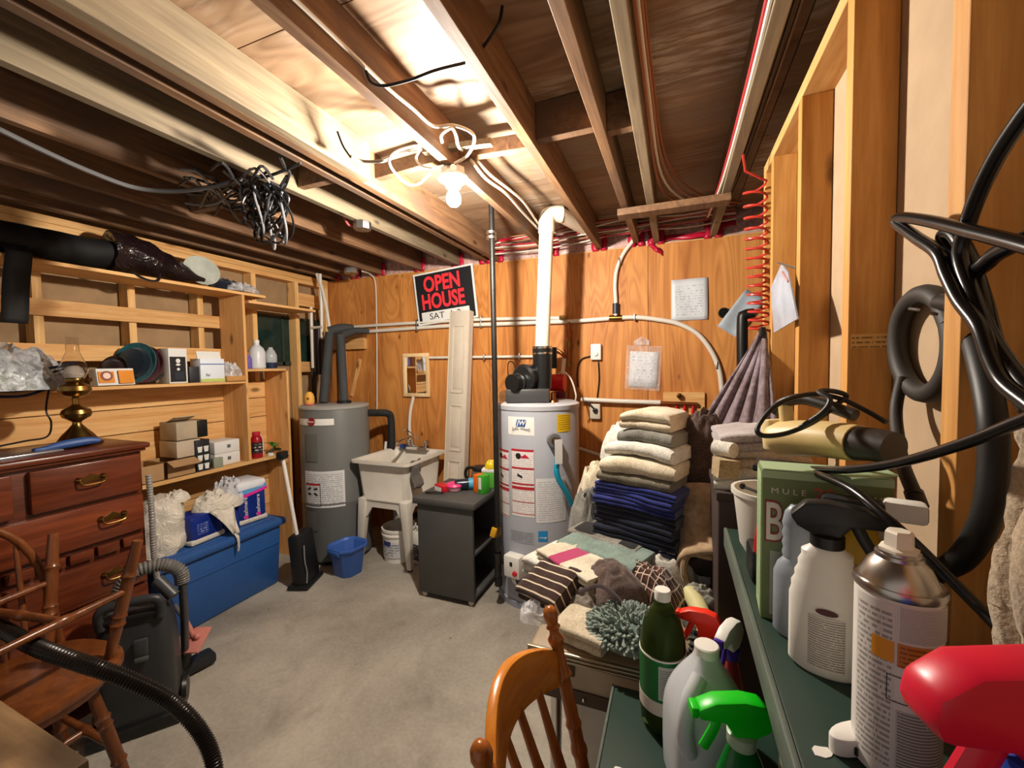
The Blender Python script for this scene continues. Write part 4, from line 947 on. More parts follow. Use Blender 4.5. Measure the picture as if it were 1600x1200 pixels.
obj('top_panel', MB().bx(-.05, .045, -.026, .041, .105, .128), PAPER, gb2, bevel=.003)
tag(heap('snack_bag', (-1.155, 2.53, zc+.129), (.09, .07, .055), .3, plastic('bag_yellow', 'e0c414', .35, var=.2), seed=31), 'bright yellow crumpled bag on top of the boxes', 'bag')

# ---- gas pipe
gp = thing('gas_pipe', 'black iron gas pipe dropping from the ceiling to the heater', 'pipe', (-1.0, 2.27, .15))
gx, gy = at(774, 640, Y=2.27).x, 2.27
t0 = at(768, 338, Y=gy); b0 = at(779, 912, Y=gy)
wtube(gp, 'riser', [(t0.x, gy, 2.45), (gx, gy, 1.4), (b0.x, gy, b0.z+.04)], .0165, IRON)
for py in (362, 370): wtube(gp, 'coupling', [at(768, py, Y=gy), at(768, py+4, Y=gy)], .032, STEEL)
for py, h_, r_ in ((848, 22, .026), (872, 18, .024), (890, 22, .021)): wtube(gp, 'fitting', [at(778, py-h_/2, Y=gy), at(778.5, py+h_/2, Y=gy)], r_, IRON)
wtube(gp, 'drip_cap', [at(779, 902, Y=gy), at(779, 914, Y=gy)], .024, IRON)
wtube(gp, 'supply_stub', [at(778, 878, Y=gy), at(797, 876, Y=gy+.06)], .014, IRON)
wtube(gp, 'valve_body', [at(776.5, 822, Y=gy), at(777, 846, Y=gy)], .024, BRASS)
mb = MB().box(at(771, 832, Y=gy-.03), (.035, .012, .06), (0, .3, 0)); mb.v = [loc(gp, p) for p in mb.v]; obj('valve_lever', mb, plastic('valve_yellow', 'd8a020', .4), gp, bevel=.004)

# ---- gas water heater
HX, HY, HR, HT = -.83, 2.55, .262, 1.235
GL = plastic('heater_grey', 'a4a7b0', .35, var=.04)
gh = thing('gas_water_heater', 'light grey gas water heater with power vent and warning labels', 'water heater', (HX, HY, 0))
obj('tank', MB().lathe([(HR, .04), (HR, HT-.03), (HR-.004, HT-.02)], 64), GL, gh)
obj('tank_base', MB().lathe([(HR+.008, 0), (HR+.01, .035), (HR, .045)], 64), plastic('heater_skirt', '9498a8', .4), gh)
obj('tank_top', MB().lathe([(HR+.004, HT-.035), (HR+.006, HT-.01), (HR-.012, HT), (.001, HT+.002)], 64), plastic('heater_top', 'b4b6bc', .3), gh)
LB = lambda nm, x0, y0, x1, y1, mat, lift=.0012: cyl_label(gh, nm, x0, y0, x1, y1, HX, HY, HR, mat, 12, lift)
LB('brand_label', 794, 650, 835, 681, LABELW)
a, z = cyl_hit(814, 661, HX, HY, HR)
obj('logo', MB().prism([(-.034, -.02), (.024, -.02), (.034, .02), (-.024, .02)], .002, on_cyl(a, HR+.0015, z)), plastic('logo_blue', '1c4a90', .4), gh, smooth=False)
text('logo_letters', 'JW', .04, LABELW, on_cyl(a, HR+.004, z), gh, bold=.001, shear=.25)
text('lettering', 'John Wood', .024, plastic('grey_ink', '5a5f68', .6), on_cyl(a, HR+.0022, z-.035), gh)
LB('notice_label', 870, 648, 891, 673, printed('yellow_print', 'e8c020', '9a7a10', 8, 12, .4, .06))
def warn(x0, x1, tag_):
    ys = [702, 731, 757, 764, 785, 803, 811]
    a0, a1, z0, z1 = LB('warning_label', x0, 702, x1, 809, printed('warning_print'+tag_, 'e6dfdb', '9a9aa0', 34, 22, .47, .05, .5, .4))
    for yy, t in ((704, .013), (732, .011), (756.5, .009), (763, .018), (784.5, .004), (803, .004)):
        _, zz = cyl_hit((x0+x1)/2, yy, HX, HY, HR)
        obj('red_bar', cyl_patch(0, 0, HR+.0022, a0+.008, a1-.008, zz-t/2, zz+t/2, 8), REDINK, gh)
    for aa in (a0+.008, a1-.01): obj('label_rule', cyl_patch(0, 0, HR+.002, aa, aa+.006, z0+.01, z1-.008, 1), INK, gh)
    am = (a0+a1)/2
    _, zz = cyl_hit((x0+x1)/2, 713, HX, HY, HR)
    obj('pictogram', MB().prism([(-.03, -.01), (.03, -.01), (.012, .006), (.004, .012), (-.008, .004)], .0012, on_cyl(am+.06, HR+.0016, zz)), plastic('pict_red', 'c01c34', .5), gh, smooth=False)
    obj('pictogram', MB().lathe([(.014, .001), (.018, .001)], 18).xf(on_cyl(am-.09, HR+.0016, zz)), INK, gh)
    obj('pictogram', MB().box((0, 0, .001), (.012, .018, .001)).xf(on_cyl(am-.09, HR+.0018, zz)), INK, gh)
    _, zz = cyl_hit((x0+x1)/2, 744, HX, HY, HR)
    obj('pictogram', MB().box((0, 0, .001), (.035, .012, .001), (0, 0, -.4)).xf(on_cyl(am-.06, HR+.0018, zz)), INK, gh, smooth=False)
warn(780.5, 797, 'a'); warn(799, 836, 'b')
LB('spec_label', 837, 748, 884, 812, printed('spec_print', 'd9d9da', 'a4a6aa', 20, 24, .45, .05))
LB('rating_plate', 798, 826, 835, 851, printed('rating_print', '9a9ea8', '60646c', 8, 14, .45, .06))
LB('energy_label', 841, 830, 856, 846, plastic('energy_blue', '1c88c8', .4))
a, z = cyl_hit(848.5, 840, HX, HY, HR)
text('lettering', 'energy', .017, LABELW, on_cyl(a, HR+.002, z), gh, shear=.3)
# relief valve with tag and turquoise discharge tube
a, z = cyl_hit(864, 687, HX, HY, HR); n_ = Vector((math.cos(a), math.sin(a), 0)); q = n_*HR+Vector((0, 0, z))
obj('relief_collar', MB().cyl(q, q+n_*.03, .04, 20), plastic('collar_grey', '6c6c70', .5), gh)
obj('relief_valve', MB().cyl(q+n_*.02, q+n_*.075, .022, 16), BRASS, gh)
obj('valve_tag', MB().box((0, -.055, 0), (.045, .14, .004)).xf(on_cyl(a, HR+.085, z)), printed('tag_print', 'd6d6d4', 'a0a0a4', 10, 6, .45), gh)
pts = [q+n_*.06+Vector((0, 0, -.10)), q+n_*.062+Vector((.0, 0, -.2))]
for px, py, lift in ((878, 770, .06), (890, 800, .05), (906, 832, .05)):
    aa, zz = cyl_hit(min(px, 903), py, HX, HY, HR); pts.append(Vector((math.cos(aa), math.sin(aa), 0))*(HR+lift)+Vector((0, 0, zz)))
obj('discharge_tube', MB().tube(pts, .0165, 12, smooth=6), plastic('turquoise', '1596b8', .4), gh)
# gas control
a, z = cyl_hit(808, 880, HX, HY, HR)
obj('gas_control', MB().box((0, 0, .03), (.11, .13, .07)).xf(on_cyl(a, HR, z)), LABELW, gh, bevel=.008)
obj('control_knob', MB().lathe([(.016, 0), (.014, .01), (.001, .011)], 14).xf(on_cyl(a, HR+.066, z)@Matrix.Translation((.028, -.03, 0))), plastic('knob_red', 'c81c30', .4), gh)
obj('control_window', MB().box((-.0, .02, .066), (.018, .024, .003)).xf(on_cyl(a, HR, z)), INK, gh)
for k in range(3):
    M2 = on_cyl(a, HR+.02, z)
    obj('control_wire', MB().tube([M2@Vector(v) for v in ((-.02+.02*k, -.06, .01), (-.01+.015*k, -.10, .012), (.015+.008*k, -.13, 0), (.022+.006*k, -.18, -.012))], .005, 8, smooth=4), LABELW if k < 2 else IRON, gh)
aj, zj_ = cyl_hit(812, 917, HX, HY, HR)
obj('burner_door', cyl_patch(0, 0, HR+.003, aj-.28, aj+.22, .07, .17, 8), plastic('heater_skirt', '9498a8', .4), gh)
# power vent blower
GB = plastic('blower_black', '1a1b1c', .28, var=.15)
obj('blower_base', MB().box((-.04, -.06, HT+.045), (.27, .20, .085), (0, 0, R(15))), plastic('blower_grey', '3c3c3c', .4), gh, bevel=.012)
obj('blower_volute', MB().lathe([(.001, -.06), (.075, -.06), (.09, -.045), (.09, .045), (.075, .06), (.001, .06)], 28, c=(-.045, -.06, HT+.15), rot=(R(90), 0, R(-18))), GB, gh)
obj('blower_motor', MB().lathe([(.001, -.06), (.05, -.06), (.055, -.05), (.055, .03), (.001, .03)], 24, c=(-.095, -.155, HT+.125), rot=(R(90), 0, R(-18))), BLACK, gh)
obj('motor_band', MB().lathe([(.058, -.01), (.058, .006)], 24, c=(-.088, -.132, HT+.125), rot=(R(90), 0, R(-18))), STEEL, gh)
obj('outlet_neck', MB().lathe([(.055, 0), (.06, .09), (.06, .24)], 26, c=(.045, -.03, HT+.085)), GB, gh)
for k in range(2): obj('hose_clamp', MB().lathe([(.063, 0), (.064, .006), (.063, .012)], 26, c=(.045, -.03, HT+.30+k*.035)), CHROME, gh)
obj('rubber_coupling', MB().lathe([(.06, 0), (.062, .06)], 26, c=(.045, -.03, HT+.29)), GB, gh)
obj('sensor_wire', MB().tube([(-.10, -.10, HT+.18), (-.14, -.06, HT+.25), (-.19, -.02, HT+.25), (-.2, 0, HT+.17), (-.16, -.04, HT+.12)], .004, 6, smooth=6), BLACKR, gh)
obj('top_port', MB().lathe([(.035, 0), (.03, .012), (.016, .015), (.016, .06)], 16, c=(.12, -.05, HT)), COPPER, gh)
# white vent pipe
vp = thing('vent_pipe', 'white plastic vent pipe rising from the heater to the joists', 'pipe', (HX+.03, HY-.03, HT+.33))
VP = plastic('vent_white', 'e6dcc8', .4)
vx, vy = HX+.045, HY-.03
vtop = at(854, 350, Y=vy)
obj('pipe', MB().tube([loc(vp, q) for q in ((vx, vy, HT+.325), (vtop.x, vy, 2.33))], .0445, 24), VP, vp)
obj('elbow', MB().tube([loc(vp, q) for q in ((vtop.x, vy, 2.32), (vtop.x, vy, 2.36), (vtop.x+.012, vy+.015, 2.395), (vtop.x+.05, vy+.04, 2.405), (vtop.x+.08, vy+.06, 2.405))], .05, 24, smooth=5), VP, vp)
obj('pipe', MB().tube([loc(vp, q) for q in ((vtop.x+.07, vy+.05, 2.405), (vtop.x+.20, D-.02, 2.405))], .0445, 24), VP, vp)
obj('pipe_collar', MB().tube([loc(vp, q) for q in ((vtop.x-.002, vy, 2.285), (vtop.x, vy, 2.33))], .051, 24), VP, vp)
# circulating pump assembly behind the heater
cp = thing('circulator_pump', 'red circulator pump on copper pipes behind the gas heater', 'pump', at(872, 598, Y=2.83))
obj('pump_motor', MB().lathe([(.001, -.06), (.055, -.06), (.06, -.05), (.06, .05), (.001, .05)], 24, rot=(0, R(90), 0), c=(.0, 0, 0)), REDP, cp)
obj('pump_volute', MB().lathe([(.001, -.03), (.05, -.03), (.05, .02), (.001, .02)], 22, rot=(0, R(90), 0), c=(-.085, 0, -.01)), plastic('pump_dark_red', '6a141a', .4), cp)
obj('pump_box', MB().box((.01, .0, -.085), (.10, .07, .045)), plastic('pump_dark_red', '6a141a', .4), cp, bevel=.006)
obj('pump_pipe', MB().tube([(-.085, 0, -.05), (-.085, 0, -.16)], .015, 12), COPPER, cp)
obj('capacitor', MB().lathe([(.03, 0), (.032, .004), (.032, .15), (.001, .152)], 18, c=(-.05, .04, .10)), BLACK, cp)
obj('pump_lead', MB().tube([(.0, 0, .06), (.05, -.02, .075), (.10, -.02, .02), (.13, -.02, -.08), (.125, -.01, -.12)], .006, 8, smooth=6), WIREW, cp)
obj('drain_cock', MB().lathe([(.016, 0), (.018, .02), (.012, .03), (.001, .031)], 14, c=(.02, -.02, -.16)), WHITE, cp)
obj('stand_pipe', MB().tube([(.02, .05, .06), (.03, .06, .17)], .014, 12), PEX, cp)
tag(obj('wooden_block', MB().box(at(800, 622, Y=2.96)+Vector((0, .03, 0)), (.18, .13, .10)), wood('old_block', '6e4a2c', '96683e', 'x'), bevel=.003), 'weathered wooden block behind the gas heater blower', 'block')
cv = thing('valve_column', 'column of copper and brass valves on the plywood wall', 'valves', at(889, 600, Y=D-.03))
wtube(cv, 'copper_pipe', [at(889, 503, Y=D-.03), at(888, 625, Y=D-.03)], .011, COPPER)
for k, (py, r_) in enumerate(((522, .02), (538, .022), (555, .017), (568, .022), (584, .018))):
    wtube(cv, 'fitting', [at(889, py-5, Y=D-.03), at(889, py+5, Y=D-.03)], r_, BRASS if k % 2 else COPPER, 12)
mb = MB().box(at(880, 496, Y=D-.05), (.06, .02, .03)); mb.v = [loc(cv, p) for p in mb.v]; obj('tee', mb, BRASS, cv, bevel=.006)
wtube(cv, 'side_pipe', [at(862, 546, Y=D-.03), at(874, 549, Y=D-.03), at(884, 560, Y=D-.03)], .012, COPPER, smooth=4)

# ---- plastic water lines on the wall
def wall_pipe(label, pts, r, mat=PEX, Y=D-.022, smooth=8, name='water_line', cat='pipe', clips=()):
    o = thing(name, label, cat, at(*pts[0], Y=Y))
    wtube(o, 'pipe', [at(x, y, Y=Y) for x, y in pts], r, mat, 12, smooth=smooth)
    for x, y in clips:
        mb = MB().box(at(x, y, Y=Y), (.012, .04, .05)); mb.v = [loc(o, p) for p in mb.v]; obj('clip', mb, STEEL, o, bevel=.004)
    return o
wall_pipe('upper of two long white water lines across the plywood wall', [(548, 511), (640, 505), (760, 499), (878, 497)], .0135, clips=((652, 504), (752, 499)))
wl2 = wall_pipe('lower long white water line curving down at its right end', [(576, 518), (690, 510), (790, 506), (893, 502), (962, 497), (995, 496), (1025, 499), (1060, 506), (1090, 522), (1112, 550), (1124, 580), (1128, 612)], .0155, clips=((652, 513), (752, 507), (992, 496), (1120, 571)))
ri = wall_pipe('short white water line rising from a tee to the joists', [(962, 497), (962, 470), (961, 445), (964, 420), (975, 395), (990, 375), (1003, 355)], .0135, clips=((968, 409),))
mb = MB().cyl(at(962, 474, Y=D-.022), at(962, 490, Y=D-.022), .022, 14); mb.v = [loc(ri, p) for p in mb.v]; obj('stop_valve', mb, plastic('valve_dark', '2a3040', .4), ri)
wtube(ri, 'brass_tee', [at(952, 497, Y=D-.022), at(972, 496.5, Y=D-.022)], .02, BRASS)
wall_pipe('white water line running behind the leaning door to the pump', [(671, 559), (740, 558), (836, 557)], .011, clips=((757, 558), (812, 557)))
wall_pipe('white riser pipe from the tub faucet up to the mirror', [(646, 620), (641, 645), (640, 672), (643, 688)], .014)
mf = thing('pipe_manifold', 'copper manifold with red lines on a wooden board', 'manifold', at(1065, 628, Y=D-.02))
mb = MB().box(at(1068, 630, Y=D-.012), (.26, .02, .15)); mb.v = [loc(mf, p) for p in mb.v]; obj('board', mb, W_PINEX, mf, smooth=False)
wtube(mf, 'supply_line', [at(908, 624, Y=D-.05), at(970, 627, Y=D-.045), at(1032, 629, Y=D-.04)], .016, PEX, 12)
wtube(mf, 'manifold_bar', [at(1030, 630, Y=D-.04), at(1090, 632, Y=D-.04)], .014, COPPER, 12)
for k in range(4):
    x = 1044+k*13
    wtube(mf, 'red_line', [at(x, 634, Y=D-.045), at(x-1, 650, Y=D-.05), at(x-3, 672, Y=D-.05)], .009, REDP, 10)
mb = MB().box(at(1061, 618, Y=D-.05), (.03, .03, .03)); mb.v = [loc(mf, p) for p in mb.v]; obj('shutoff', mb, BRASS, mf, bevel=.005)
wall_pipe('white hose sagging from the outlet towards the towels', [(905, 700), (920, 705), (942, 712), (960, 716)], .011, name='drain_hose', cat='hose')

# ---- small things on the plywood wall
th = thing('thermostat', 'white wall thermostat with round dial', 'thermostat', at(932, 550, Y=D-.001))
obj('case', MB().box((0, -.018, 0), (.075, .035, .115)), LABELW, th, bevel=.006)
obj('dial', MB().lathe([(.018, 0), (.016, .012), (.001, .013)], 18, c=(0, -.035, -.012), rot=(R(90), 0, 0)), WHITE, th)
tag(obj('thermostat_wire', MB().tube([at(924, 556, Y=D-.01), at(908, 562, Y=D-.012), at(902, 580, Y=D-.012), at(903, 605, Y=D-.015)], .005, 6, smooth=6), IRON), 'dark wire looping left from the thermostat', 'wire')
tag(obj('thermostat_wire', MB().tube([at(935, 565, Y=D-.01), at(936, 595, Y=D-.01), at(932, 630, Y=D-.012)], .005, 6, smooth=6), IRON), 'dark wire dropping from the thermostat to the outlet', 'wire')
ot = thing('wall_outlet', 'white electrical outlet box with plug on the plywood wall', 'outlet', at(931, 642, Y=D-.001))
obj('outlet_box', MB().box((0, -.02, 0), (.075, .04, .11)), plastic('outlet_ivory', 'c8c0b0', .5), ot, bevel=.006)
obj('plug', MB().box((.004, -.05, .01), (.03, .03, .03), (0, .4, 0)), BLACK, ot, bevel=.006)
obj('plug_cord', MB().tube([(.0, -.06, .02), (-.05, -.06, .07), (-.11, -.04, .10)], .006, 8, smooth=5), BLACKR, ot)
def paper(name, label, px, py, w_, h, rz=0., mat=None, curl=.004, Y=D-.008, cat='paper'):
    c = at(px, py, Y=Y); o = sheet(frame(c, (math.cos(rz), 0, math.sin(rz)), (-math.sin(rz), 0, math.cos(rz))), w_, h, 8, curl)
    return tag(obj(name, o, mat or printed('paper_print', 'd0d4da', '9aa2ae', 16, 14, .52, .12), solid=.001), label, cat)
paper('paper_notice', 'white printed sheet pinned to the plywood right of the pipes', 1077, 468, .225, .275, 0)
bgp = thing('document_bag', 'clear plastic bag of papers pinned to the plywood wall', 'paper', at(1005, 575, Y=D-.006))
M_ = frame((0, 0, -.01), (.997, 0, -.06), (.06, 0, .997))
obj('document', sheet(M_, .19, .25, 4, .003), printed('doc_print', 'd8dade', '8c94a4', 11, 12, .55, .1), bgp, solid=.001)
obj('bag_film', sheet(Matrix.Translation((0, -.006, .01))@M_, .235, .31, 8, .006), film('thin_clear_film', 'f0f0f2', .22, .2), bgp)
obj('bag_top', MB().grid(lambda u, v: (-.06+.1*u, -.01+.008*math.sin(u*9), .16+.06*v*(1-abs(u-.5))), 6, 3), film('clear_film', 'e8e8ea', .45), bgp)
hk = at(1131, 489, Y=D-.004)
dsk = thing('wall_disc', 'small black spoked disc on the plywood wall', 'disc', hk)
obj('disc_ring', MB().lathe([(.034, 0), (.034, .012), (.026, .012), (.026, 0)], 24, rot=(R(90), 0, 0)), BLACK, dsk)
for k in range(4): obj('spoke', MB().box((0, -.006, 0), (.056, .008, .006), (0, k*math.pi/4, 0)), BLACK, dsk)
paper('foil_pouch', 'pale blue pouch pinned diagonally behind the red coil', 1158, 490, .14, .28, -.62, plastic('pouch_blue', 'b8c4d0', .4, var=.15), .006, D-.012, 'pouch')

# ================================================================ RIGHT FOREGROUND
GREEN = plastic('green_paint', '22382e', .45, var=.25); GREENE = plastic('green_paint_worn', '5c665c', .55, var=.3)
XU, ZU, XD2, ZD2 = .118, 1.05, -.135, .70
bn = thing('painted_shelf', 'dark green painted two level shelf along the stud partition', 'shelf', (.12, .4, 0))
def gpart(name, x0, x1, y0, y1, z0, z1, mat, bevel=.003):
    mb = MB().bx(x0, x1, y0, y1, z0, z1); mb.v = [loc(bn, p) for p in mb.v]; return obj(name, mb, mat, bn, bevel=bevel)
gpart('upper_board', XU+.004, XR-.002, -.5, 1.16, ZU-.03, ZU, GREEN)
gpart('upper_edge', XU-.004, XU+.004, -.5, 1.16, ZU-.045, ZU+.001, GREENE, .002)
gpart('lower_board', XD2, XR-.002, -.5, .985, ZD2-.025, ZD2, GREEN)
gpart('lower_edge', XD2-.006, XD2, -.5, .985, ZD2-.03, ZD2+.001, GREENE, .002)
for y in (-.48, .95): gpart('end_post', XR-.06, XR-.003, y, y+.035, 0, ZU-.03, GREEN)
gpart('back_board', XR-.022, XR-.003, -.45, .95, .1, ZU-.03, GREEN)
for k in range(9):
    x, y = random.uniform(XD2+.02, .0), random.uniform(.6, .95)
    if k > 5: x, y = random.uniform(XU+.03, XU+.1), random.uniform(.5, .62)
    z = ZD2 if k <= 5 else ZU
    poly = [((.008+.006*random.random())*math.cos(a), (.005+.006*random.random())*math.sin(a)) for a in [i*math.pi/4 for i in range(8)]]
    obj('paint_chip', MB().prism(poly, .0008, Matrix.Translation(loc(bn, (x, y, z)))), WHITE, bn, smooth=False)

# ---- retro kitchen table carrying the laundry
ZT = .735
tbl = thing('kitchen_table', 'old kitchen table with ribbed metal edge buried under laundry', 'table', (-.16, 1.45, 0))
TAN = plastic('table_tan', '9a8466', .5, var=.2)
obj('table_top', MB().bx(-.20, .26, -.44, .40, ZT-.03, ZT), TAN, tbl, bevel=.012)
for k in range(3): obj('edge_rib', MB().bx(-.205, .265, -.446, -.436, ZT-.03+k*.010, ZT-.023+k*.010), plastic('edge_metal', 'a89c84', .35, .8), tbl, bevel=.002)
obj('apron', MB().bx(-.18, .23, -.415, -.395, ZT-.115, ZT-.03), plastic('apron_cream', 'b8aa90', .5, var=.15), tbl)
obj('apron_hole', MB().box((-.10, -.417, ZT-.065), (.03, .006, .03)), plastic('hole_dark', '4a3a2a', .6), tbl)
obj('apron_strip', MB().bx(-.185, .235, -.42, -.40, ZT-.15, ZT-.115), plastic('strip_brown', '4a3a2c', .5), tbl)
for x in (-.06, .06): obj('rivet', MB().ball((x, -.421, ZT-.133), .006, 10), CHROME, tbl)
for sx in (-1, 1):
    for sy in (-1, 1):
        obj('leg', MB().tube([(.03+sx*.15, sy*.33, ZT-.05), (.03+sx*.175, sy*.36, ZT-.12), (.03+sx*.18, sy*.37, ZT-.3), (.03+sx*.185, sy*.38, .0)], .016, 14, smooth=5), CHROME, tbl)
wbn = thing('white_cabinet', 'low white enamel cabinet standing beneath the kitchen table', 'cabinet', (-.10, 1.45, 0))
obj('cabinet_body', MB().bx(-.17, .17, -.30, .28, .0, .55), plastic('enamel_white', 'c9c3b4', .4, var=.08), wbn, bevel=.01)
obj('cabinet_door', MB().bx(-.155, .155, -.312, -.30, .03, .53), plastic('enamel_white', 'c9c3b4', .4), wbn, bevel=.005)

# ---- stacks of towels
ZP = ZT+.001
C_NAVY = cloth('terry_navy', '1a2036', '10131f'); C_ROYAL = cloth('terry_royal', '26317a', '171d50'); C_OLIVE = cloth('terry_olive', '7c7668', '565142')
C_CREAM = cloth('terry_cream', 'd8ccb4', 'ac9e84'); C_WHITE = cloth('cotton_white', 'd9d6cc', 'a8a49a'); C_GREY = cloth('terry_grey', '85837a', '5c5a54')
C_DGREY = cloth('terry_charcoal', '3a3a38', '242423'); C_BROWN = cloth('plush_brown', '54423c', '352824'); C_TEAL = cloth('terry_sage', '84968e', '5e7068')
C_TAUPE = cloth('plush_taupe', '6a5850', '463a36'); C_BEIGE = cloth('quilt_beige', 'b89c7c', '8a7054', scale=40)
SX, SY, SR_ = -.09, 1.60, R(-22)
z = ZP
stack = [('charcoal towel at the very bottom of the tall stack', C_DGREY, .30, .30, .04, 2), ('charcoal towel second from the bottom of the tall stack', C_DGREY, .29, .30, .035, 2)]
stack += [(n+' navy towel in the tall stack', C_NAVY, .30, .29, .04, 2) for n in ('lowest', 'second lowest', 'second highest', 'highest')]
stack += [(n+' royal blue towel in the tall stack', C_ROYAL, .30, .29, .027, 2) for n in ('lowest', 'middle', 'topmost')]
stack += [('olive grey towel above the blue ones', C_OLIVE, .27, .28, .042, 1), ('wide cream patterned towel draped over the olive one', C_CREAM, .27, .28, .055, 1),
          ('white quilted towel roll above the cream one', C_WHITE, .26, .24, .052, 1), ('soft grey folded towel near the top of the stack', C_GREY, .20, .22, .05, 1), ('thick cream folded towel crowning the tall stack', C_CREAM, .18, .20, .065, 2)]
for i, (lb, mt, L_, W_, T_, ly) in enumerate(stack):
    dx = (i % 3-1)*.006
    x_, y_ = SX+dx, SY
    if i >= len(stack)-2: x_, y_ = SX+.02, SY+.01
    towel('folded_towel', (x_, y_, z), (L_, W_, T_), SR_+R((i*37 % 7-3)*1.2), mt, ly, lb, 'towel', 'towels in the tall stack', rough=.009 if mt in (C_CREAM, C_WHITE, C_GREY) else .004, seed=i, sag=.012 if i > 9 else .004)
    z += T_-.001
heap('crumpled_sheet', (-.31, 1.86, ZP), (.24, .26, .30), .3, C_CREAM, 'cream crumpled sheet heaped between the heater and the towels', 'sheet', 41, .5, power=.6)
heap('crumpled_sheet', (-.33, 1.74, ZP), (.18, .20, .21), .8, C_GREY, 'grey crumpled cloth below the cream sheet near the heater', 'sheet', 42, .5, power=.6)
heap('pillow_case', (-.20, 1.86, 1.06), (.22, .22, .15), .2, C_WHITE, 'white floral pillow case bulging at the left of the stack', 'linen', 43, .5, power=.6)
# front laundry
def cl_at(px, py, z): p = at(px, py, Z=z); return (p.x, p.y, z)
towel('sage_towel', cl_at(945, 873, ZP+.06), (.30, .17, .05), R(-24), C_TEAL, 2, 'sage green folded towel in front of the charcoal ones', seed=51, rough=.006)
towel('black_trim_towel', cl_at(950, 852, ZP+.07), (.28, .12, .045), R(-24), cloth('towel_black_trim', '8c8880', '5a5850', stripes=(2, 36, .25, '1a1a1a')), 2, 'grey towel with black trim behind the sage one', seed=52)
towel('under_towel', cl_at(900, 905, ZP), (.30, .22, .075), R(-20), C_WHITE, 3, 'white folded towels under the pink printed cloth', seed=50)
pkt = towel('printed_towel', cl_at(902, 884, ZP+.078), (.25, .15, .03), R(-36), cloth('cream_printed', 'd9d0bc', 'b4a890', stripes=(0, 5.2, .30, 'a83c64')), 2, 'cream towel with pink printed band on the laundry pile', seed=53, rough=.004)
for k in range(3):
    m_ = pkt.matrix_world if False else Matrix.Translation(Vector(cl_at(902, 884, ZP+.109)))@Matrix.Rotation(R(-36), 4, 'Z')
st = towel('striped_towel', cl_at(866, 925, ZP+.03), (.17, .15, .055), R(-30), cloth('brown_striped', '3c2822', '281a16', stripes=(1, 34, .16, 'd0c0a8')), 2, 'dark brown towel with thin white stripes at the pile edge', seed=54, tilt=(R(22), R(-8)))
heap('fuzzy_blanket', cl_at(955, 935, ZP+.02), (.19, .23, .11), R(40), C_TAUPE, 'taupe fuzzy blanket in the middle of the laundry pile', 'blanket', 55, .18, power=.7)
heap('grey_garment', cl_at(920, 958, ZP), (.15, .14, .075), R(-20), cloth('garment_grey', '8e857a', '665e56'), 'grey garment with dark piping among the laundry', 'garment', 56, .4, power=.7)
tag(obj('garment_strap', MB().tube([cl_at(905, 925, ZP+.10), cl_at(935, 915, ZP+.115), cl_at(960, 930, ZP+.105), cl_at(975, 950, ZP+.08)], .009, 8, smooth=5, sq=.4), cloth('strap_plum', '3c3034')), 'dark plum strap lying across the grey garment', 'strap')
heap('plaid_cloth', cl_at(1008, 935, ZP), (.23, .18, .11), R(-22), cloth('brown_plaid', '5c3c32', '42281f', plaid=(52, '2a1612', 'cdb8a8')), 'brown and white plaid cloth among the laundry', 'cloth', 57, .25, power=.6)
heap('white_cloth', cl_at(1045, 905, ZP), (.18, .20, .13), R(10), C_WHITE, 'white crumpled cloth behind the plaid one', 'cloth', 58, .45, power=.6)
towel('cream_pad', cl_at(914, 995, ZP), (.14, .12, .05), R(-14), C_CREAM, 2, 'cream washcloth pad at the table front beside the chair', seed=59, rough=.006)
tag(heap('clear_bag', cl_at(850, 963, ZP-.01), (.14, .10, .05), .3, film('clear_film', 'e8e8ea', .45), seed=60, amp=.8, freq=6), 'crumpled clear plastic bag at the table corner', 'bag')
bm_ = thing('chenille_mat', 'sage grey chenille mat with stubby tufts at the table front', 'mat', cl_at(986, 1008, ZP))
bm_.scale = (1.12, 1.12, 1.1)
obj('mat_base', MB().ball((0, 0, .032), .1, 18, (.9, .72, .38)), C_TEAL, bm_)
mb = MB(); rnd = random.Random(3)
for k in range(420):
    a, t = rnd.uniform(0, 2*math.pi), rnd.random()**.5
    ph = t*1.45; n_ = Vector((math.sin(ph)*math.cos(a), math.sin(ph)*math.sin(a), math.cos(ph)))
    p_ = Vector((n_.x*.09, n_.y*.072, .032+n_.z*.038)); d_ = (n_+Vector((rnd.uniform(-.5, .5), rnd.uniform(-.5, .5), rnd.uniform(-.6, .2)))).normalized()
    mb.tube([p_, p_+d_*.012, p_+d_*.021], .0042, 5, rf=lambda s: 1 if s < .8 else .5)
tag(obj('tufts', mb, cloth('chenille_sage', '9aa8a0', '74827a'), bm_), kind='stuff')
# ---- blankets on the right of the table
def drape(name, label, cat, fn, nu, nv, mat, solid=.012):
    return tag(obj(name, MB().grid(fn, nu, nv), mat, solid=solid, angle=70), label, cat)
br_ = thing('plush_blanket', 'dark brown plush blanket piled beside the tall towel stack', 'blanket', (.135, 1.66, ZP))
for i, (dx, dy, z0, L_, W_, T_) in enumerate(((-.02, .02, .0, .22, .24, .30), (-.03, -.02, .20, .19, .18, .24), (-.04, .0, .36, .16, .15, .20))):
    heap('blanket_fold', (dx, dy, z0), (L_, W_, T_), .4*i, C_BROWN, parent=br_, seed=61+i, amp=.25, power=.45)
qr = thing('rolled_quilt', 'beige quilt rolled up with dark open end facing front', 'quilt', (.115, 1.46, ZP))
mb = MB().tube([(-.02, -.06, .085), (-.015, .02, .13), (-.02, .09, .22), (-.02, .13, .26)], .085, 26, smooth=5, caps=False, sq=.95).jitter(.012, 12); obj('quilt_roll', mb, C_BEIGE, qr, solid=.014)
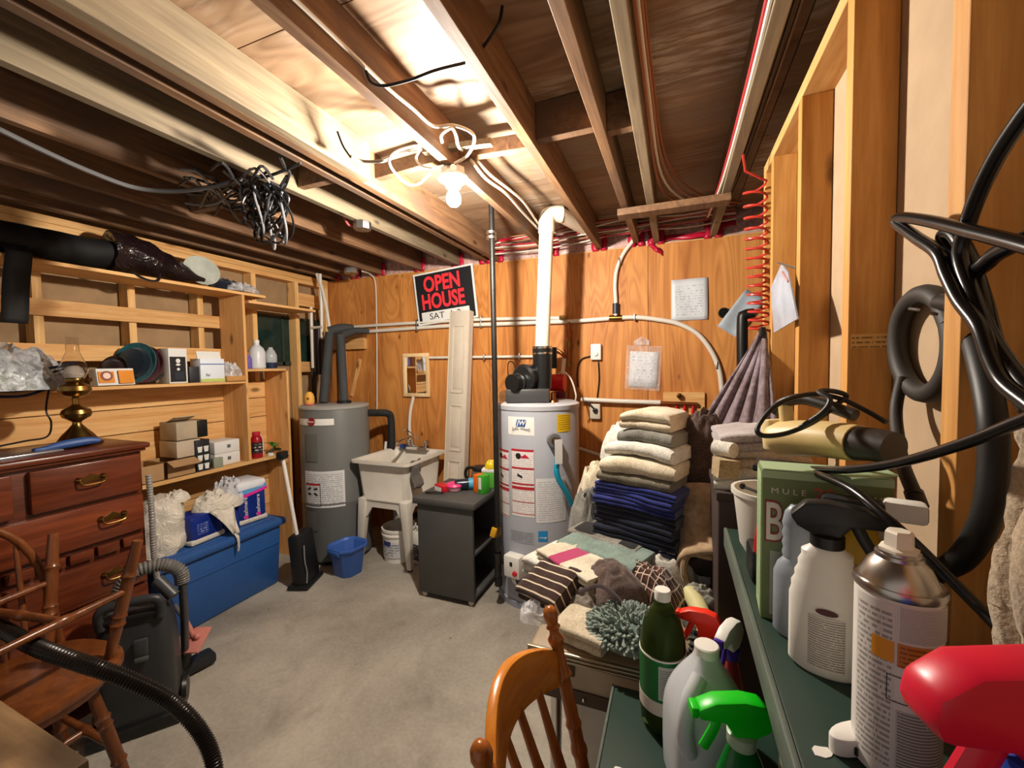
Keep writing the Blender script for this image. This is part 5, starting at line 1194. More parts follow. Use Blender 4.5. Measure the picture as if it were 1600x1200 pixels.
mb = MB().tube([(-.02, -.045, .088), (-.02, .06, .16)], .055, 18, caps=True).jitter(.012, 20); obj('quilt_inner', mb, cloth('quilt_lining', '3a2a24', '201612'), qr)
obj('quilt_lip', MB().tube([(-.02+.07*math.cos(a), -.068, .085+.06*math.sin(a)+.012*math.sin(3*a)) for a in [k*.35-.6 for k in range(15)]], .011, 8, smooth=3), C_BEIGE, qr)
heap('white_wrap', cl_at(1095, 905, ZP), (.13, .16, .08), .3, crinkle('white_wrap_film', 'd0d0ce', .35), 'white plastic wrap below the rolled quilt', 'wrap', 66, .6, freq=5)
heap('ribbed_cloth', cl_at(1095, 945, ZP), (.10, .11, .06), .2, cloth('ribbed_grey', '9a968c', '706c64', stripes=(1, 80, .4, '7c786e')), 'pale grey ribbed cloth beside the rubber gloves', 'cloth', 67, .4)
gv = thing('rubber_glove', 'pale yellow rubber glove lying behind the soda bottle', 'glove', cl_at(1098, 985, ZP))
GLV = plastic('glove_yellow', 'c8c08c', .5)
obj('glove_palm', MB().ball((0, 0, .022), .042, 14, (.8, 1.1, .5)).tube([(0, .03, .022), (-.01, .08, .026), (-.03, .13, .03)], .026, 12, smooth=4), GLV, gv)
for k in range(4):
    a = -.7+.42*k; obj('glove_finger', MB().tube([(.012*(k-1.5), -.03, .024), (.022*(k-1.5), -.065, .03), (.03*(k-1.5), -.085, .02)], .011, 10, smooth=4, rf=lambda t: 1-.4*t**3), GLV, gv)
obj('glove_thumb', MB().tube([(.028, 0, .022), (.052, -.018, .028), (.058, -.045, .022)], .012, 10, smooth=4), GLV, gv)
tag(obj('black_ribbed_strip', MB().tube([cl_at(1068, 968, ZP+.03), cl_at(1082, 985, ZP+.045), cl_at(1084, 1005, ZP+.03), cl_at(1082, 1022, ZP+.01)], .011, 8, smooth=8, rf=lambda t: 1+.25*math.sin(t*110)), cloth('strip_black_white', '484844', '1c1c1c')), 'black and white ribbed cuff behind the soda bottle', 'cuff')

# ---- hanging comforter on the end of the partition
hkp = Vector((.325, 1.93, 1.575)); bl0, br0 = at(1090, 672, Y=1.93), at(1217, 655, Y=1.72)
bl0 = hkp+(bl0-hkp)*1.45; br0 = hkp+(br0-hkp)*1.6; br0.x = .325
def cf_(u, v):
    b_ = bl0.lerp(br0, u); s = v**.85; p = hkp.lerp(b_, s)
    w_ = math.sin(u*30+1.2*math.sin(v*3))*.016*min(1, v*2.5)
    p = p+Vector((-.35*w_, -1.0*w_, 0)); p.x = min(p.x, XR-.014)
    return p+Vector((.02*(u-.5)*(1-v), .0, .02*math.sin(u*9)*(1-v)))
drape('hanging_comforter', 'grey brown comforter gathered on a hook and hanging in folds', 'comforter', cf_, 60, 20, cloth('comforter_taupe', '857880', '5c4a46', scale=60), .01)
tag(obj('binder_clip', MB().box((.32, 1.915, 1.585), (.02, .05, .04)), BLACK, bevel=.006), 'black clip pinching the top of the hanging comforter', 'clip')
# ---- folded bed sheets at the far end of the upper shelf
lin_ = [('white sheet at the bottom of the folded linen on the shelf end', C_WHITE, .20, .19, .06, 2), ('beige rumpled sheet in the middle of the folded linen', cloth('sheet_beige', 'c8bcac', '9c9082'), .22, .18, .06, 2), ('pale grey sheet folded on top of the shelf linen', cloth('sheet_grey', 'b4aeae', '888284'), .21, .18, .05, 2)]
z = ZU+.075
boxl = thing('linen_box', 'dark storage box holding up the folded linen', 'box', (.215, 1.345, 0))
obj('box_body', MB().bx(-.11, .12, -.13, .13, 0, ZU+.074), plastic('dark_brown_box', '3a2c28', .7, var=.2), boxl, bevel=.006)
obj('box_lid', MB().bx(-.114, .124, -.134, .134, ZU+.05, ZU+.0745), plastic('dark_brown_box', '3a2c28', .7), boxl, bevel=.004)
for i, (lb, mt, L_, W_, T_, ly) in enumerate(lin_):
    towel('folded_sheet', (.21+.003*i, 1.335, z), (L_, W_+.04, T_), R(-8+5*i), mt, ly, lb, 'sheet', 'linen on the shelf end', rough=.010, seed=70+i, sag=.01); z += T_-.004
tag(obj('white_roll', MB().cyl((.10, 1.235, ZU+.19), (.14, 1.20, ZU+.19), .02, 18), C_WHITE), 'white cloth roll poking out of the folded linen', 'roll')
tag(obj('tan_fringe', MB().box((.118, 1.19, ZU+.145), (.05, .05, .045), (0, .1, .3)).jitter(.008, 40), cloth('tan_fringe', 'b09a74', '86704c')), 'tan fringed cloth end below the white roll', 'cloth')

# ---- things on the upper green shelf
wbk = thing('mixing_bucket', 'white plastic tub with cable tie behind the green box', 'bucket', (.195, 1.03, ZU))
obj('tub_body', MB().lathe([(.05, 0), (.062, .02), (.075, .13), (.08, .132), (.08, .142), (.073, .142), (.068, .13), (.055, .02), (.001, .012)], 32), plastic('tub_offwhite', 'd0ccc2', .4), wbk)
obj('cable_tie', MB().tube([(-.06, -.02, .15), (-.03, -.05, .145), (0, -.075, .13)], .003, 6, smooth=3).ball((-.06, -.02, .15), .007, 8), BLACK, wbk)
rk = thing('red_handled_tool', 'red and black handled tool standing against the green box', 'tool', (.145, .905, ZU))
obj('tool_body', MB().bx(-.012, .022, -.03, .04, 0, .065), BLACK, rk, bevel=.008)
obj('tool_grip', MB().tube([(.005, -.02, .03), (.006, -.022, .075), (.01, -.028, .12)], .013, 10, smooth=4), REDP, rk)
# borax carton
bxo = at(1192, 967, Z=ZU); bw_, bd_, bh_ = .165, .065, .245
bx_ = thing('laundry_carton', 'green laundry booster carton with red and white lettering', 'carton', (.13, .765, ZU), R(-4))
BG = plastic('carton_green', '6c7a4c', .5); BGL = printed('carton_side_print', '9cb488', '6a8458', 26, 14, .42, .08)
obj('carton_body', MB().bx(0, bw_, 0, bd_, 0, bh_), BG, bx_, bevel=.002)
obj('side_label', MB().grid(lambda u, v: (-.0008, .003+(bd_-.006)*(1-u), .004+(bh_-.008)*v), 1, 1), BGL, bx_)
obj('top_flap', MB().box((bw_/2, .03, bh_+.0015), (bw_*.98, .06, .002)), plastic('carton_pale_green', 'a4bc94', .6), bx_)
obj('top_flap', MB().box((bw_-.03, .012, bh_+.006), (.06, .04, .002), (R(8), R(-6), .3)), plastic('carton_pale_green', 'a4bc94', .6), bx_)
obj('front_border', MB().bx(.0, bw_, -.0006, 0, bh_-.012, bh_), plastic('carton_pale_green', 'a4bc94', .6), bx_)
BM_ = lambda x, z: frame((x, -.0012, z), (1, 0, 0), (0, 0, 1))
CRM = plastic('letter_cream', 'd8d2c0', .5); DRD = plastic('letter_red', '8c2c24', .5)
text('lettering', 'M U L E', .0125, CRM, BM_(.036, bh_-.032), bx_, xs=1.15, ext=.0003); text('lettering', 'T E A M', .0125, CRM, BM_(.128, bh_-.032), bx_, xs=1.15, ext=.0003)
text('lettering', '20', .026, plastic('letter_salmon', 'c8604c', .5), BM_(.082, bh_-.032), bx_, bold=.0006, ext=.0004)
text('lettering', 'BORAX', .088, DRD, BM_(.086, bh_-.085), bx_, bold=.0040, xs=.56, ext=.0003)
text('lettering', 'BORAX', .088, CRM, Matrix.Translation((0, -.0006, 0))@BM_(.086, bh_-.085), bx_, bold=.0006, xs=.56, ext=.0004)
obj('lower_panel', MB().bx(.012, bw_-.012, -.0008, 0, .01, .115), plastic('panel_grey_green', 'a8a898', .5, var=.2), bx_)
# grey ribbed bottle with white spray cap, white sprayer with black trigger, yellow labelled tin
def flat_bottle(root, name, prof, mat, ribs=None, sy=.6):
    mb = MB().lathe(prof, 32, sx=1, sy=sy); return obj(name, mb, mat, root, angle=50)
gbt = thing('grey_bottle', 'grey ribbed plastic bottle between the carton and white sprayer', 'bottle', (.178, .735, ZU), R(-10))
gbt.scale = (.78, .78, .95)
prof = [(.040, 0), (.046, .006), (.046, .10), (.040, .115)]+[(.030+.0025*(k % 2), .125+.008*k) for k in range(8)]+[(.028, .20), (.018, .212), (.001, .213)]
flat_bottle(gbt, 'bottle_body', prof, plastic('bottle_slate', '8a929c', .4), sy=.7)
wct = thing('spray_bottle', 'dark trigger spray bottle with white nozzle behind the white one', 'spray bottle', (.247, .725, ZU), R(-15))
flat_bottle(wct, 'bottle_body', [(.036, 0), (.04, .005), (.04, .13), (.02, .17), (.016, .185)], plastic('bottle_yellow_label', 'c09a1c', .4, var=.2), sy=.7)
obj('label', MB().lathe([(.0406, .04), (.0406, .12)], 24, sx=1, sy=.72), printed('yellow_black_print', 'd0a418', '2a2210', 9, 12, .45), wct)
obj('trigger_head', MB().box((-.01, 0, .205), (.075, .03, .035)), plastic('trigger_dark', '26262a', .4), wct, bevel=.008)
obj('nozzle', MB().box((.045, 0, .213), (.045, .03, .028)), WHITE, wct, bevel=.006)
def sprayer(name, label, c, rz, body, head, hm, h, w_, sy, ribs=False, nozzle=None, cat='spray bottle', collar=None):
    o = thing(name, label, cat, c, rz)
    pr = [(w_*.42, 0), (w_*.5, .006), (w_*.5, h*.42)]
    if ribs: pr += [(w_*(.47-.022*k)+.0022*(k % 2), h*(.46+.034*k)) for k in range(8)]
    else: pr += [(w_*.46, h*.52), (w_*.3, h*.66)]
    pr += [(w_*.21, h*.735), (w_*.2, h*.75)]
    obj('bottle_body', MB().lathe(pr, 32, sx=1, sy=sy), body, o, angle=45)
    obj('collar', MB().lathe([(w_*.22, h*.735), (w_*.23, h*.74), (w_*.23, h*.80), (w_*.16, h*.81)], 24), collar or hm, o)
    head_poly = [(-w_*.50, h*.90), (-w_*.40, h*.84), (-w_*.18, h*.80), (w_*.16, h*.80), (w_*.30, h*.875), (w_*.72, h*.885), (w_*.74, h*.94), (w_*.45, h*.985), (0, h), (-w_*.3, h*.985)]
    hd_ = obj('trigger_head', MB().prism(head_poly, w_*.32, frame((0, w_*.16, 0), (1, 0, 0), (0, 0, 1))), hm, o, bevel=w_*.05)
    obj('nozzle', MB().box((w_*.78, 0, h*.915), (w_*.12, w_*.26, h*.06)), nozzle or hm, o, bevel=.003)
    obj('trigger', MB().tube([(w_*.36, 0, h*.88), (w_*.46, 0, h*.80), (w_*.62, 0, h*.70)], w_*.055, 10, smooth=4, sq=1.6), nozzle if nozzle else hm, o)
    return o
ws = sprayer('spray_bottle', 'white ribbed spray bottle with black trigger and printed back', (.19, .665, ZU), R(-14), plastic('sprayer_white', 'dedad0', .4), None, BLACK, .232, .084, .62, True)
a_ = .049
obj('label', MB().grid(lambda u, v: (.034*math.sin((u-.5)*1.7), -.0262*math.cos((u-.5)*1.7)-.0016, .012+.072*v), 12, 1), printed('sprayer_print', 'd6d0c4', '5c5854', 22, 26, .4, .03), ws)
obj('oval_mark', MB().lathe([(.001, .0006), (1, .0006), (1, 0)], 20, c=(.0, -.0272, .091), rot=(R(90), 0, 0), sx=.012, sy=.0042), plastic('maroon_ink', '4c2024', .5), ws)
# aerosol can
ac = thing('aerosol_can', 'white aerosol can with orange band and metal shoulder', 'aerosol can', (.212, .53, ZU))
ac.scale = (1.04, 1.04, 1.06)
AL = plastic('aluminium', 'b4aea8', .28, 1.)
r_ = .0335
obj('can_body', MB().lathe([(r_-.002, 0), (r_, .002), (r_, .178), (r_-.001, .18)], 48), plastic('can_white', 'd9d4ce', .3), ac)
obj('can_rim', MB().lathe([(r_+.001, .176), (r_+.0022, .180), (r_+.001, .184), (r_-.002, .182)], 48), AL, ac)
obj('can_shoulder', MB().lathe([(r_-.002, .181), (r_-.004, .188), (.024, .200), (.0185, .206), (.0185, .2095), (.0165, .2105), (.0165, .2125), (.001, .2126)], 44), AL, ac)
obj('actuator', MB().lathe([(.016, .2125), (.0165, .215), (.012, .217), (.0115, .230), (.009, .232), (.001, .232)], 6), plastic('actuator_cream', 'e4dccc', .4), ac)
PR = printed('can_print', 'd4cec8', '6c6664', 46, 40, .38, .02); OR_ = printed('can_orange', 'c8741c', '7a3a10', 5, 30, .42, .03)
ca = -math.pi/2-.42
obj('label', cyl_patch(0, 0, r_+.0005, ca-1.0, ca+.0, .006, .172, 24), printed('can_print_side', 'd4cec8', '77716e', 30, 14, .45, .05), ac)
obj('label', cyl_patch(0, 0, r_+.0006, ca+.06, ca+1.75, .14, .173, 24), PR, ac)
obj('label_band', cyl_patch(0, 0, r_+.0008, ca+.06, ca+1.75, .116, .138, 24), OR_, ac)
obj('label_band', cyl_patch(0, 0, r_+.0008, ca-.5, ca-.0, .118, .138, 12), plastic('can_amber', 'e0941c', .5), ac)
obj('label', cyl_patch(0, 0, r_+.0006, ca+.06, ca+1.75, .010, .075, 24), printed('can_print_low', 'bcb6b0', '4c4644', 22, 30, .36, .02), ac)
for k in range(2):
    a0 = ca-.15+k*.85
    for zz in (.082, .106): obj('pictogram', cyl_patch(0, 0, r_+.001, a0, a0+.42, zz, zz+.0008, 6), INK, ac)
    for aa in (a0, a0+.42): obj('pictogram', cyl_patch(0, 0, r_+.001, aa, aa+.02, .082, .1065, 1), INK, ac)
# white bracket lying on the shelf
wc = thing('plastic_clip', 'small white plastic wall clip lying behind the aerosol can', 'clip', (.178, .535, ZU), R(35))
poly = [(.028*math.cos(a)*(1 if math.cos(a) < 0 else 1.3), .012*math.sin(a)) for a in [k*math.pi/10 for k in range(20)]]
obj('clip_body', MB().prism(poly, .02), WHITE, wc, bevel=.003)
obj('clip_slot', MB().box((0.004, -.0115, .009), (.03, .004, .008)), BLACK, wc)
# blue bottle with red trigger very near the camera
rs = thing('spray_bottle', 'blue bottle with large red trigger in the near right corner', 'spray bottle', (.205, .328, ZU), R(-168))
rs.scale = (1.1, 1.1, 1.13)
obj('bottle_body', MB().lathe([(.036, 0), (.04, .006), (.04, .10), (.034, .13), (.022, .15), (.018, .155)], 36, sx=1, sy=.8), plastic('bottle_cobalt', '1c3c9c', .3), rs)
obj('ribbed_collar', MB().lathe([(.021, .145), (.0225, .148), (.0225, .165), (.018, .168)], 30), plastic('bottle_cobalt', '1c3c9c', .3), rs)
poly = [(-.05, .19), (-.045, .172), (-.018, .162), (.016, .162), (.024, .175), (.062, .176), (.066, .186), (.064, .20), (.045, .214), (.0, .22), (-.03, .213)]
obj('trigger_head', MB().prism(poly, .03, frame((0, .015, 0), (1, 0, 0), (0, 0, 1))), plastic('trigger_red', 'd01434', .35), rs, bevel=.006)
obj('trigger', MB().tube([(.028, 0, .178), (.036, 0, .16), (.05, 0, .13)], .006, 10, smooth=4, sq=1.6), plastic('trigger_red', 'd01434', .35), rs)

# ---- things on the lower green board
sd = at(1035, 1135, Z=ZD2)
so = thing('soda_bottle', 'green plastic soda bottle with white cap and label', 'bottle', (sd.x, sd.y+.01, ZD2))
DKG = plastic('soda_green', '7c9a58', .08, trans=.92, ior=1.12)
obj('bottle_body', MB().lathe([(.034, 0), (.044, .012), (.046, .04), (.046, .175), (.044, .20), (.036, .23), (.022, .255), (.0145, .268), (.0145, .278)], 40), DKG, so)
obj('soda', MB().lathe([(.03, .006), (.043, .03), (.043, .175), (.041, .20), (.033, .228), (.022, .248), (.001, .249)], 32), plastic('soda_liquid', '3a3616', .2), so)
obj('label', MB().lathe([(.0468, .05), (.0470, .165)], 40), plastic('label_green', '14682e', .4), so)
obj('label_band', MB().lathe([(.0473, .05), (.0473, .078)], 40), plastic('label_offwhite', 'cfc4b8', .45, var=.1), so)
obj('label_panel', cyl_patch(0, 0, .0474, R(-98), R(-58), .085, .155), printed('nutrition_print', 'b4b8b4', '54585a', 16, 12, .42, .06), so)
obj('label_edge', MB().lathe([(.0475, .164), (.0475, .167)], 40), WHITE, so)
obj('neck_ring', MB().lathe([(.0148, .266), (.018, .268), (.018, .271), (.0148, .272)], 22), DKG, so)
obj('cap', MB().lathe([(.0165, .272), (.0168, .29), (.015, .293), (.001, .2935)], 24), WHITE, so)
vj = thing('vinegar_jug', 'large translucent white jug with moulded handle on the lower board', 'jug', (.052, .79, ZD2), R(20))
vj.scale = (1.04, 1.04, 1.04)
g = []
for s, z_, q in ((.86, 0, .9), (1, .012, 1), (1, .12, 1), (.98, .15, 1), (.80, .185, .85), (.52, .215, .6), (.30, .235, .36), (.27, .245, .33)):
    g.append([Vector((p.x, p.y, z_)) for p in ring(.066*s, .062*s, 0, .04*s, 5)])
mm = len(g[0]); mb = MB(); mb.add([p for q in g for p in q], [(i*mm+k, i*mm+(k+1) % mm, (i+1)*mm+(k+1) % mm, (i+1)*mm+k) for i in range(len(g)-1) for k in range(mm)]+[tuple(reversed(range(mm)))])
MJ = plastic('jug_translucent', 'c0c4c8', .25, var=.06)
obj('jug_body', mb, MJ, vj, sub=1, angle=60)
obj('handle', MB().tube([(-.025, -.03, .225), (-.05, -.05, .20), (-.06, -.058, .16), (-.052, -.056, .12)], .013, 12, smooth=5), MJ, vj)
obj('cap', MB().lathe([(.0195, .243), (.02, .258), (.018, .26), (.001, .2605)], 26), WHITE, vj)
obj('label', MB().bx(.01, .066, -.064, -.0625, .02, .09), plastic('label_teal', '1a5a70', .4), vj)
gs = sprayer('spray_bottle', 'green spray bottle with bright green trigger on the lower board', (.092, .675, ZD2), R(-165), plastic('bottle_emerald', '0c7a2c', .2, trans=.3), None, plastic('trigger_lime', '10c818', .35), .275, .088, .62, False, None, 'spray bottle', plastic('collar_clear', 'a8bca0', .3))
obj('label', MB().grid(lambda u, v: (-.02+.045*u, .0275, .05+.08*v), 1, 1), printed('back_print', 'b4bcc0', '4c5864', 14, 10, .42), gs)
sprayer('spray_bottle', 'clear spray bottle with orange red trigger behind the jug', (.06, .945, ZD2), R(170), plastic('bottle_clear_brown', '6a4a40', .25, alpha=.85), None, plastic('trigger_orange', 'e83018', .4), .245, .07, .65, False, None)
ps = sprayer('spray_bottle', 'red bottle with white and purple trigger behind the jug', (.10, .872, ZD2), R(-120), plastic('bottle_red_label', 'a83434', .35), None, WHITE, .275, .066, .65, False, plastic('trigger_purple', '3a1c94', .4), 'spray bottle', plastic('trigger_purple', '3a1c94', .4))
tag(obj('cream_bottle', MB().lathe([(.026, 0), (.028, .01), (.028, .14), (.014, .17), (.012, .19), (.001, .191)], 20, c=(.19, .78, ZD2)), plastic('bottle_cream', 'cfc8a8', .45)), 'slim cream bottle standing under the upper board', 'bottle')

# ---- handheld vacuum on the linen box end
hv = thing('handheld_vacuum', 'old cream handheld vacuum with black handle and coiled cord', 'vacuum', (.215, .92, 1.27), R(-24))
CV = plastic('vacuum_cream', 'd8bc80', .45, var=.15)
a, b = at(1215, 688, Y=.95), at(1385, 694, Y=.80)
hv.location = (0, 0, 0); hv.rotation_euler = (0, 0, 0)
axis = (b-a).normalized(); c0 = a+Vector((0, 0, .0))
ups = Vector((0, 0, 1)); side = axis.cross(ups).normalized(); upv = side.cross(axis).normalized()
HM = Matrix((axis, side, upv)).transposed().to_4x4(); HM.translation = a
ln_ = (b-a).length
hv.location = a-Vector((0, 0, .035)); HMl = Matrix.Translation(-hv.location)@HM
mb = MB().tube([(0, 0, .0), (.012, 0, .003), (.05, 0, .006), (.11, 0, .004), (.15, 0, 0)], .040, 22, smooth=4, rf=lambda t: .8+.3*math.sin(min(1, t*3)*math.pi/2)-.18*t, sq=.82); obj('body', mb.xf(HMl), CV, hv)
mb = MB().box((-.004, 0, .012), (.022, .05, .06)); obj('rear_cap', mb.xf(HMl), plastic('vacuum_pale', 'e8d4a0', .45), hv, bevel=.006)
mb = MB().tube([(.148, 0, 0), (.175, 0, -.002), (.20, 0, -.006)], .034, 20, rf=lambda t: 1-.12*t, sq=.82); obj('nose', mb.xf(HMl), plastic('nose_brown', '2c241e', .5), hv)
mb = MB().tube([(.002, 0, .055), (.02, 0, .072), (.06, 0, .078), (.10, 0, .066), (.15, 0, .045)], .0105, 12, smooth=5); obj('handle', mb.xf(HMl), plastic('handle_black', '2a2622', .4), hv)
mb = MB().cyl((.025, 0, .03), (.025, 0, .068), .012, 14); obj('handle_post', mb.xf(HMl), CV, hv)
mb = MB().lathe([(.001, .003), (.0045, .003), (.0045, 0)], 14, c=(.06, .033, .0), rot=(R(-90), 0, 0)); obj('button', mb.xf(HMl), BLACK, hv)
obj('printed_lines', sheet(HMl@frame((.118, .0335, .010), (1, 0, 0), (0, 0, 1)), .04, .012), printed('vacuum_print', 'd2b67c', '6a5430', 2, 6, .45, .04), hv, smooth=False)
cpts = [(1385, 660), (1350, 640), (1310, 622), (1265, 616), (1215, 632), (1185, 665), (1190, 680), (1225, 678), (1270, 660), (1310, 630), (1322, 618), (1300, 611), (1280, 612), (1297, 625), (1285, 645), (1250, 668)]
mb = MB().tube([at(x, y, Y=.84+.035*math.sin(i*.8)) for i, (x, y) in enumerate(cpts)], .0042, 8, smooth=6); mb.v = [loc(hv, p) for p in mb.v]; obj('cord', mb, BLACKR, hv)
tag(obj('flat_black_case', MB().box(at(1250, 733, Y=.86), (.14, .07, .012), (0, 0, R(-15))), BLACK, bevel=.004), 'flat black case wedged between the carton and the vacuum', 'case')
# ---- pine chair pulled up to the green shelf
W_CHAIR = wood('pine_chair', '7a3c14', 'b06424', 'z', .6, 0, rough=.25, spec=.5)
W_CRest = wood('pine_chair_crest', 'a85c18', 'd88a30', 'y', .6, 3, rough=.22, spec=.5)
def turned(p0, p1, r, mat, parent, name, rings=(), finial=False, seg=16):
    p0, p1 = Vector(p0), Vector(p1); L_ = (p1-p0).length
    pr = []
    n = 44
    for i in range(n+1):
        t = i/n; rr = r*(.78+.22*math.sin(math.pi*t))
        for rc, rw, ra in rings:
            if abs(t-rc) < rw: rr = r*(1+ra*math.cos((t-rc)/rw*math.pi/2))
        pr.append((rr, t*L_))
    if finial:
        pr += [(r*.75, L_+.004), (r*.7, L_+.01), (r*1.1, L_+.016), (r*.8, L_+.022), (r*.95, L_+.03), (r*1.15, L_+.042), (r*1.0, L_+.054), (r*.55, L_+.062), (.0008, L_+.064)]
    m_ = Vector((0, 0, 1)).rotation_difference((p1-p0).normalized()).to_matrix().to_4x4(); m_.translation = p0
    return obj(name, MB().lathe(pr, seg).xf(m_), mat, parent)
def windsor(name, label, c, rz, crest=True, spindles=5, mat=W_CHAIR, cm=W_CRest, hgt=.87, bow=False, group=None, seat_h=.43, lean=.10, pw=.195):
    o = thing(name, label, 'chair', c, rz, group)
    # local: faces +x, back at -x
    outline = [(.22*math.copysign(abs(math.cos(a))**.75, math.cos(a)), .215*math.copysign(abs(math.sin(a))**.8, math.sin(a))) for a in [k*2*math.pi/40 for k in range(40)]]
    obj('seat', MB().prism(outline, .036, Matrix.Translation((0, 0, seat_h-.036))), mat, o, bevel=.01)
    for sx in (-1, 1):
        for sy in (-1, 1):
            turned((sx*.14, sy*.14, seat_h-.03), (sx*.21, sy*.20, 0), .019, mat, o, 'leg', ((.3, .02, .25), (.36, .015, .2), (.7, .02, .25)))
    for sy in (-1, 1): turned((-.185, sy*.178, .17), (.185, sy*.178, .17), .013, mat, o, 'stretcher', ((.5, .06, .3),))
    turned((0, -.178, .17), (0, .178, .17), .013, mat, o, 'stretcher', ((.5, .06, .3),))
    bx0, bx1 = -.17, -.17-lean
    if bow:
        pts = [(bx0-(lean)*math.sin(math.pi*t)**.6, -.19*math.cos(math.pi*t), seat_h+(hgt-seat_h)*math.sin(math.pi*t)**.62) for t in [k/20 for k in range(21)]]
        obj('bow', MB().tube(pts, .0135, 12), cm, o)
        for k in range(spindles):
            y = (k-(spindles-1)/2)*.062; zt_ = seat_h+(hgt-seat_h)*max(.1, math.sin(math.acos(max(-1, min(1, y/.19)))))**.62
            turned((bx0, y*.85, seat_h-.01), (bx0-lean*.93, y, zt_), .0085, mat, o, 'spindle')
        return o
    for sy in (-1, 1): turned((bx0, sy*(pw-.025), seat_h-.01), (bx1, sy*pw, hgt), .0155, mat, o, 'back_post', ((.42, .02, .35), (.55, .015, .25), (.8, .02, .3), (.97, .02, .3)), True)
    def crest_pt(t, v):
        y = (t-.5)*2*(pw-.008); arch = math.cos((t-.5)*math.pi)**.8
        top = hgt-.035+.062*arch-.02*abs(math.sin((t-.5)*math.pi*2.2))*0; bot = hgt-.115+.035*arch
        z_ = bot+(top-bot)*v; x_ = bx1+.10*(.0) - .055*math.cos((t-.5)*math.pi)+lean*.25*(1-v)*.6
        return x_, y, z_
    pts = []; nseg = 26
    mb = MB(); vs = []
    for i in range(nseg+1):
        t = i/nseg
        for v, th in ((0, -.011), (1, -.011), (1, .011), (0, .011)):
            x_, y, z_ = crest_pt(t, v); vs.append((x_+th, y, z_))
    mb.add(vs, [(i*4+k, i*4+(k+1) % 4, (i+1)*4+(k+1) % 4, (i+1)*4+k) for i in range(nseg) for k in range(4)]+[(3, 2, 1, 0), (nseg*4, nseg*4+1, nseg*4+2, nseg*4+3)])
    obj('crest_rail', mb, cm, o, bevel=.005)
    for k in range(spindles):
        t = (k+1)/(spindles+1); x_, y, z_ = crest_pt(t, .1)
        turned((bx0+.0, y*.82, seat_h-.01), (x_, y, z_+.01), .0105, mat, o, 'spindle', ((.45, .25, .25),), seg=12)
    return o
pA, pB = at(870, 955, Z=.90), at(757, 1165, Z=.90)
mid = (pA+pB)/2
windsor('spindle_chair', 'glossy pine spindle back chair in the near foreground', (mid.x+.27, mid.y, 0), 0, True, 4, hgt=.845, pw=(pA-pB).length/2, lean=.10)

# ================================================================ LEFT FOREGROUND
W_CHL = wood('maple_chair', '4e2610', '80481f', 'z', .6, 0, rough=.28, spec=.5)
CCX, CCY = -1.99, .60
windsor('bow_back_chair', 'brown bow back chair standing upright in front of the dresser', (CCX, CCY, 0), 0, False, 5, mat=W_CHL, cm=W_CHL, hgt=.94, bow=True)
up = windsor('upturned_chair', 'brown chair turned upside down on the seat of another', (CCX, CCY, 0), R(100), False, 0, mat=W_CHL, cm=W_CHL, bow=False, hgt=.5, lean=.02)
for ch in list(up.children):
    if ch.name.split('.')[0] in ('back_post', 'crest_rail', 'spindle'): bpy.data.objects.remove(ch)
up.rotation_euler = (R(180), 0, R(100)); up.location = (CCX+.03, CCY+.03, .431+.4305)
tb2 = thing('work_table', 'worn pale wooden table corner in the near left foreground', 'table', (-1.35, .15, 0))
W_TB = wood('worn_table', '5c462e', '8c7050', 'x', .7, 2, rough=.5, stain='4c3a28')
c1, c2 = at(140, 1186, Z=.75), at(0, 1092, Z=.75)
poly = [(c1.x, c1.y), (c2.x, c2.y), (c2.x-.5, c2.y+.0), (c2.x-.5, -.25), (c1.x-.02, -.25)]
mb = MB().prism(poly, .03, Matrix.Translation((0, 0, .72))); mb.v = [loc(tb2, p) for p in mb.v]; obj('table_top', mb, W_TB, tb2, bevel=.004)
mb = MB().prism([(x*.985-.02, y-.012) for x, y in poly], .06, Matrix.Translation((0, 0, .66))); mb.v = [loc(tb2, p) for p in mb.v]; obj('apron', mb, wood('table_apron', '4c3420', '7a5a38', 'x', .7), tb2, bevel=.003)
for x, y in ((-1.12, .33), (-1.82, .33), (-1.12, -.2), (-1.82, -.2)):
    mb = MB().bx(x-.03, x+.03, y-.03, y+.03, 0, .66); mb.v = [loc(tb2, p) for p in mb.v]; obj('leg', mb, W_TB, tb2, bevel=.004)
hpts = [(-60, 945, .66), (0, 980, .655), (60, 1012, .65), (130, 1037, .62), (200, 1062, .56), (265, 1095, .47), (312, 1142, .38), (335, 1200, .30), (325, 1270, .2)]
tag(obj('corrugated_hose', MB().tube(catmull([at(x, y, Z=z_) for x, y, z_ in hpts], 60), .021, 12, rf=lambda t: 1+.10*math.sin(t*760)), plastic('hose_black', '17120f', .3)), 'black corrugated vacuum hose arching over the left foreground', 'hose')

# ---- canister vacuum
vc = thing('canister_vacuum', 'dark grey upright canister vacuum with ribbed hose on top', 'vacuum', (-2.10, 1.00, 0), R(52))
VG = plastic('vacuum_grey', '2e3032', .42, var=.1)
g = []
def vring(hx, hy, z_, r): return [Vector((p.x, p.y, z_)) for p in ring(hx, hy, 0, r, 5)]
for hx, hy, z_, r in ((.12, .10, .05, .05), (.13, .105, .10, .05), (.125, .10, .30, .05), (.115, .09, .44, .05), (.10, .075, .48, .04)): g.append(vring(hx, hy, z_, r))
mm = len(g[0]); mb = MB(); mb.add([p for q in g for p in q], [(i*mm+k, i*mm+(k+1) % mm, (i+1)*mm+(k+1) % mm, (i+1)*mm+k) for i in range(len(g)-1) for k in range(mm)]+[tuple(reversed(range(mm))), tuple((len(g)-1)*mm+k for k in range(mm))])
obj('body', mb, VG, vc, angle=50)
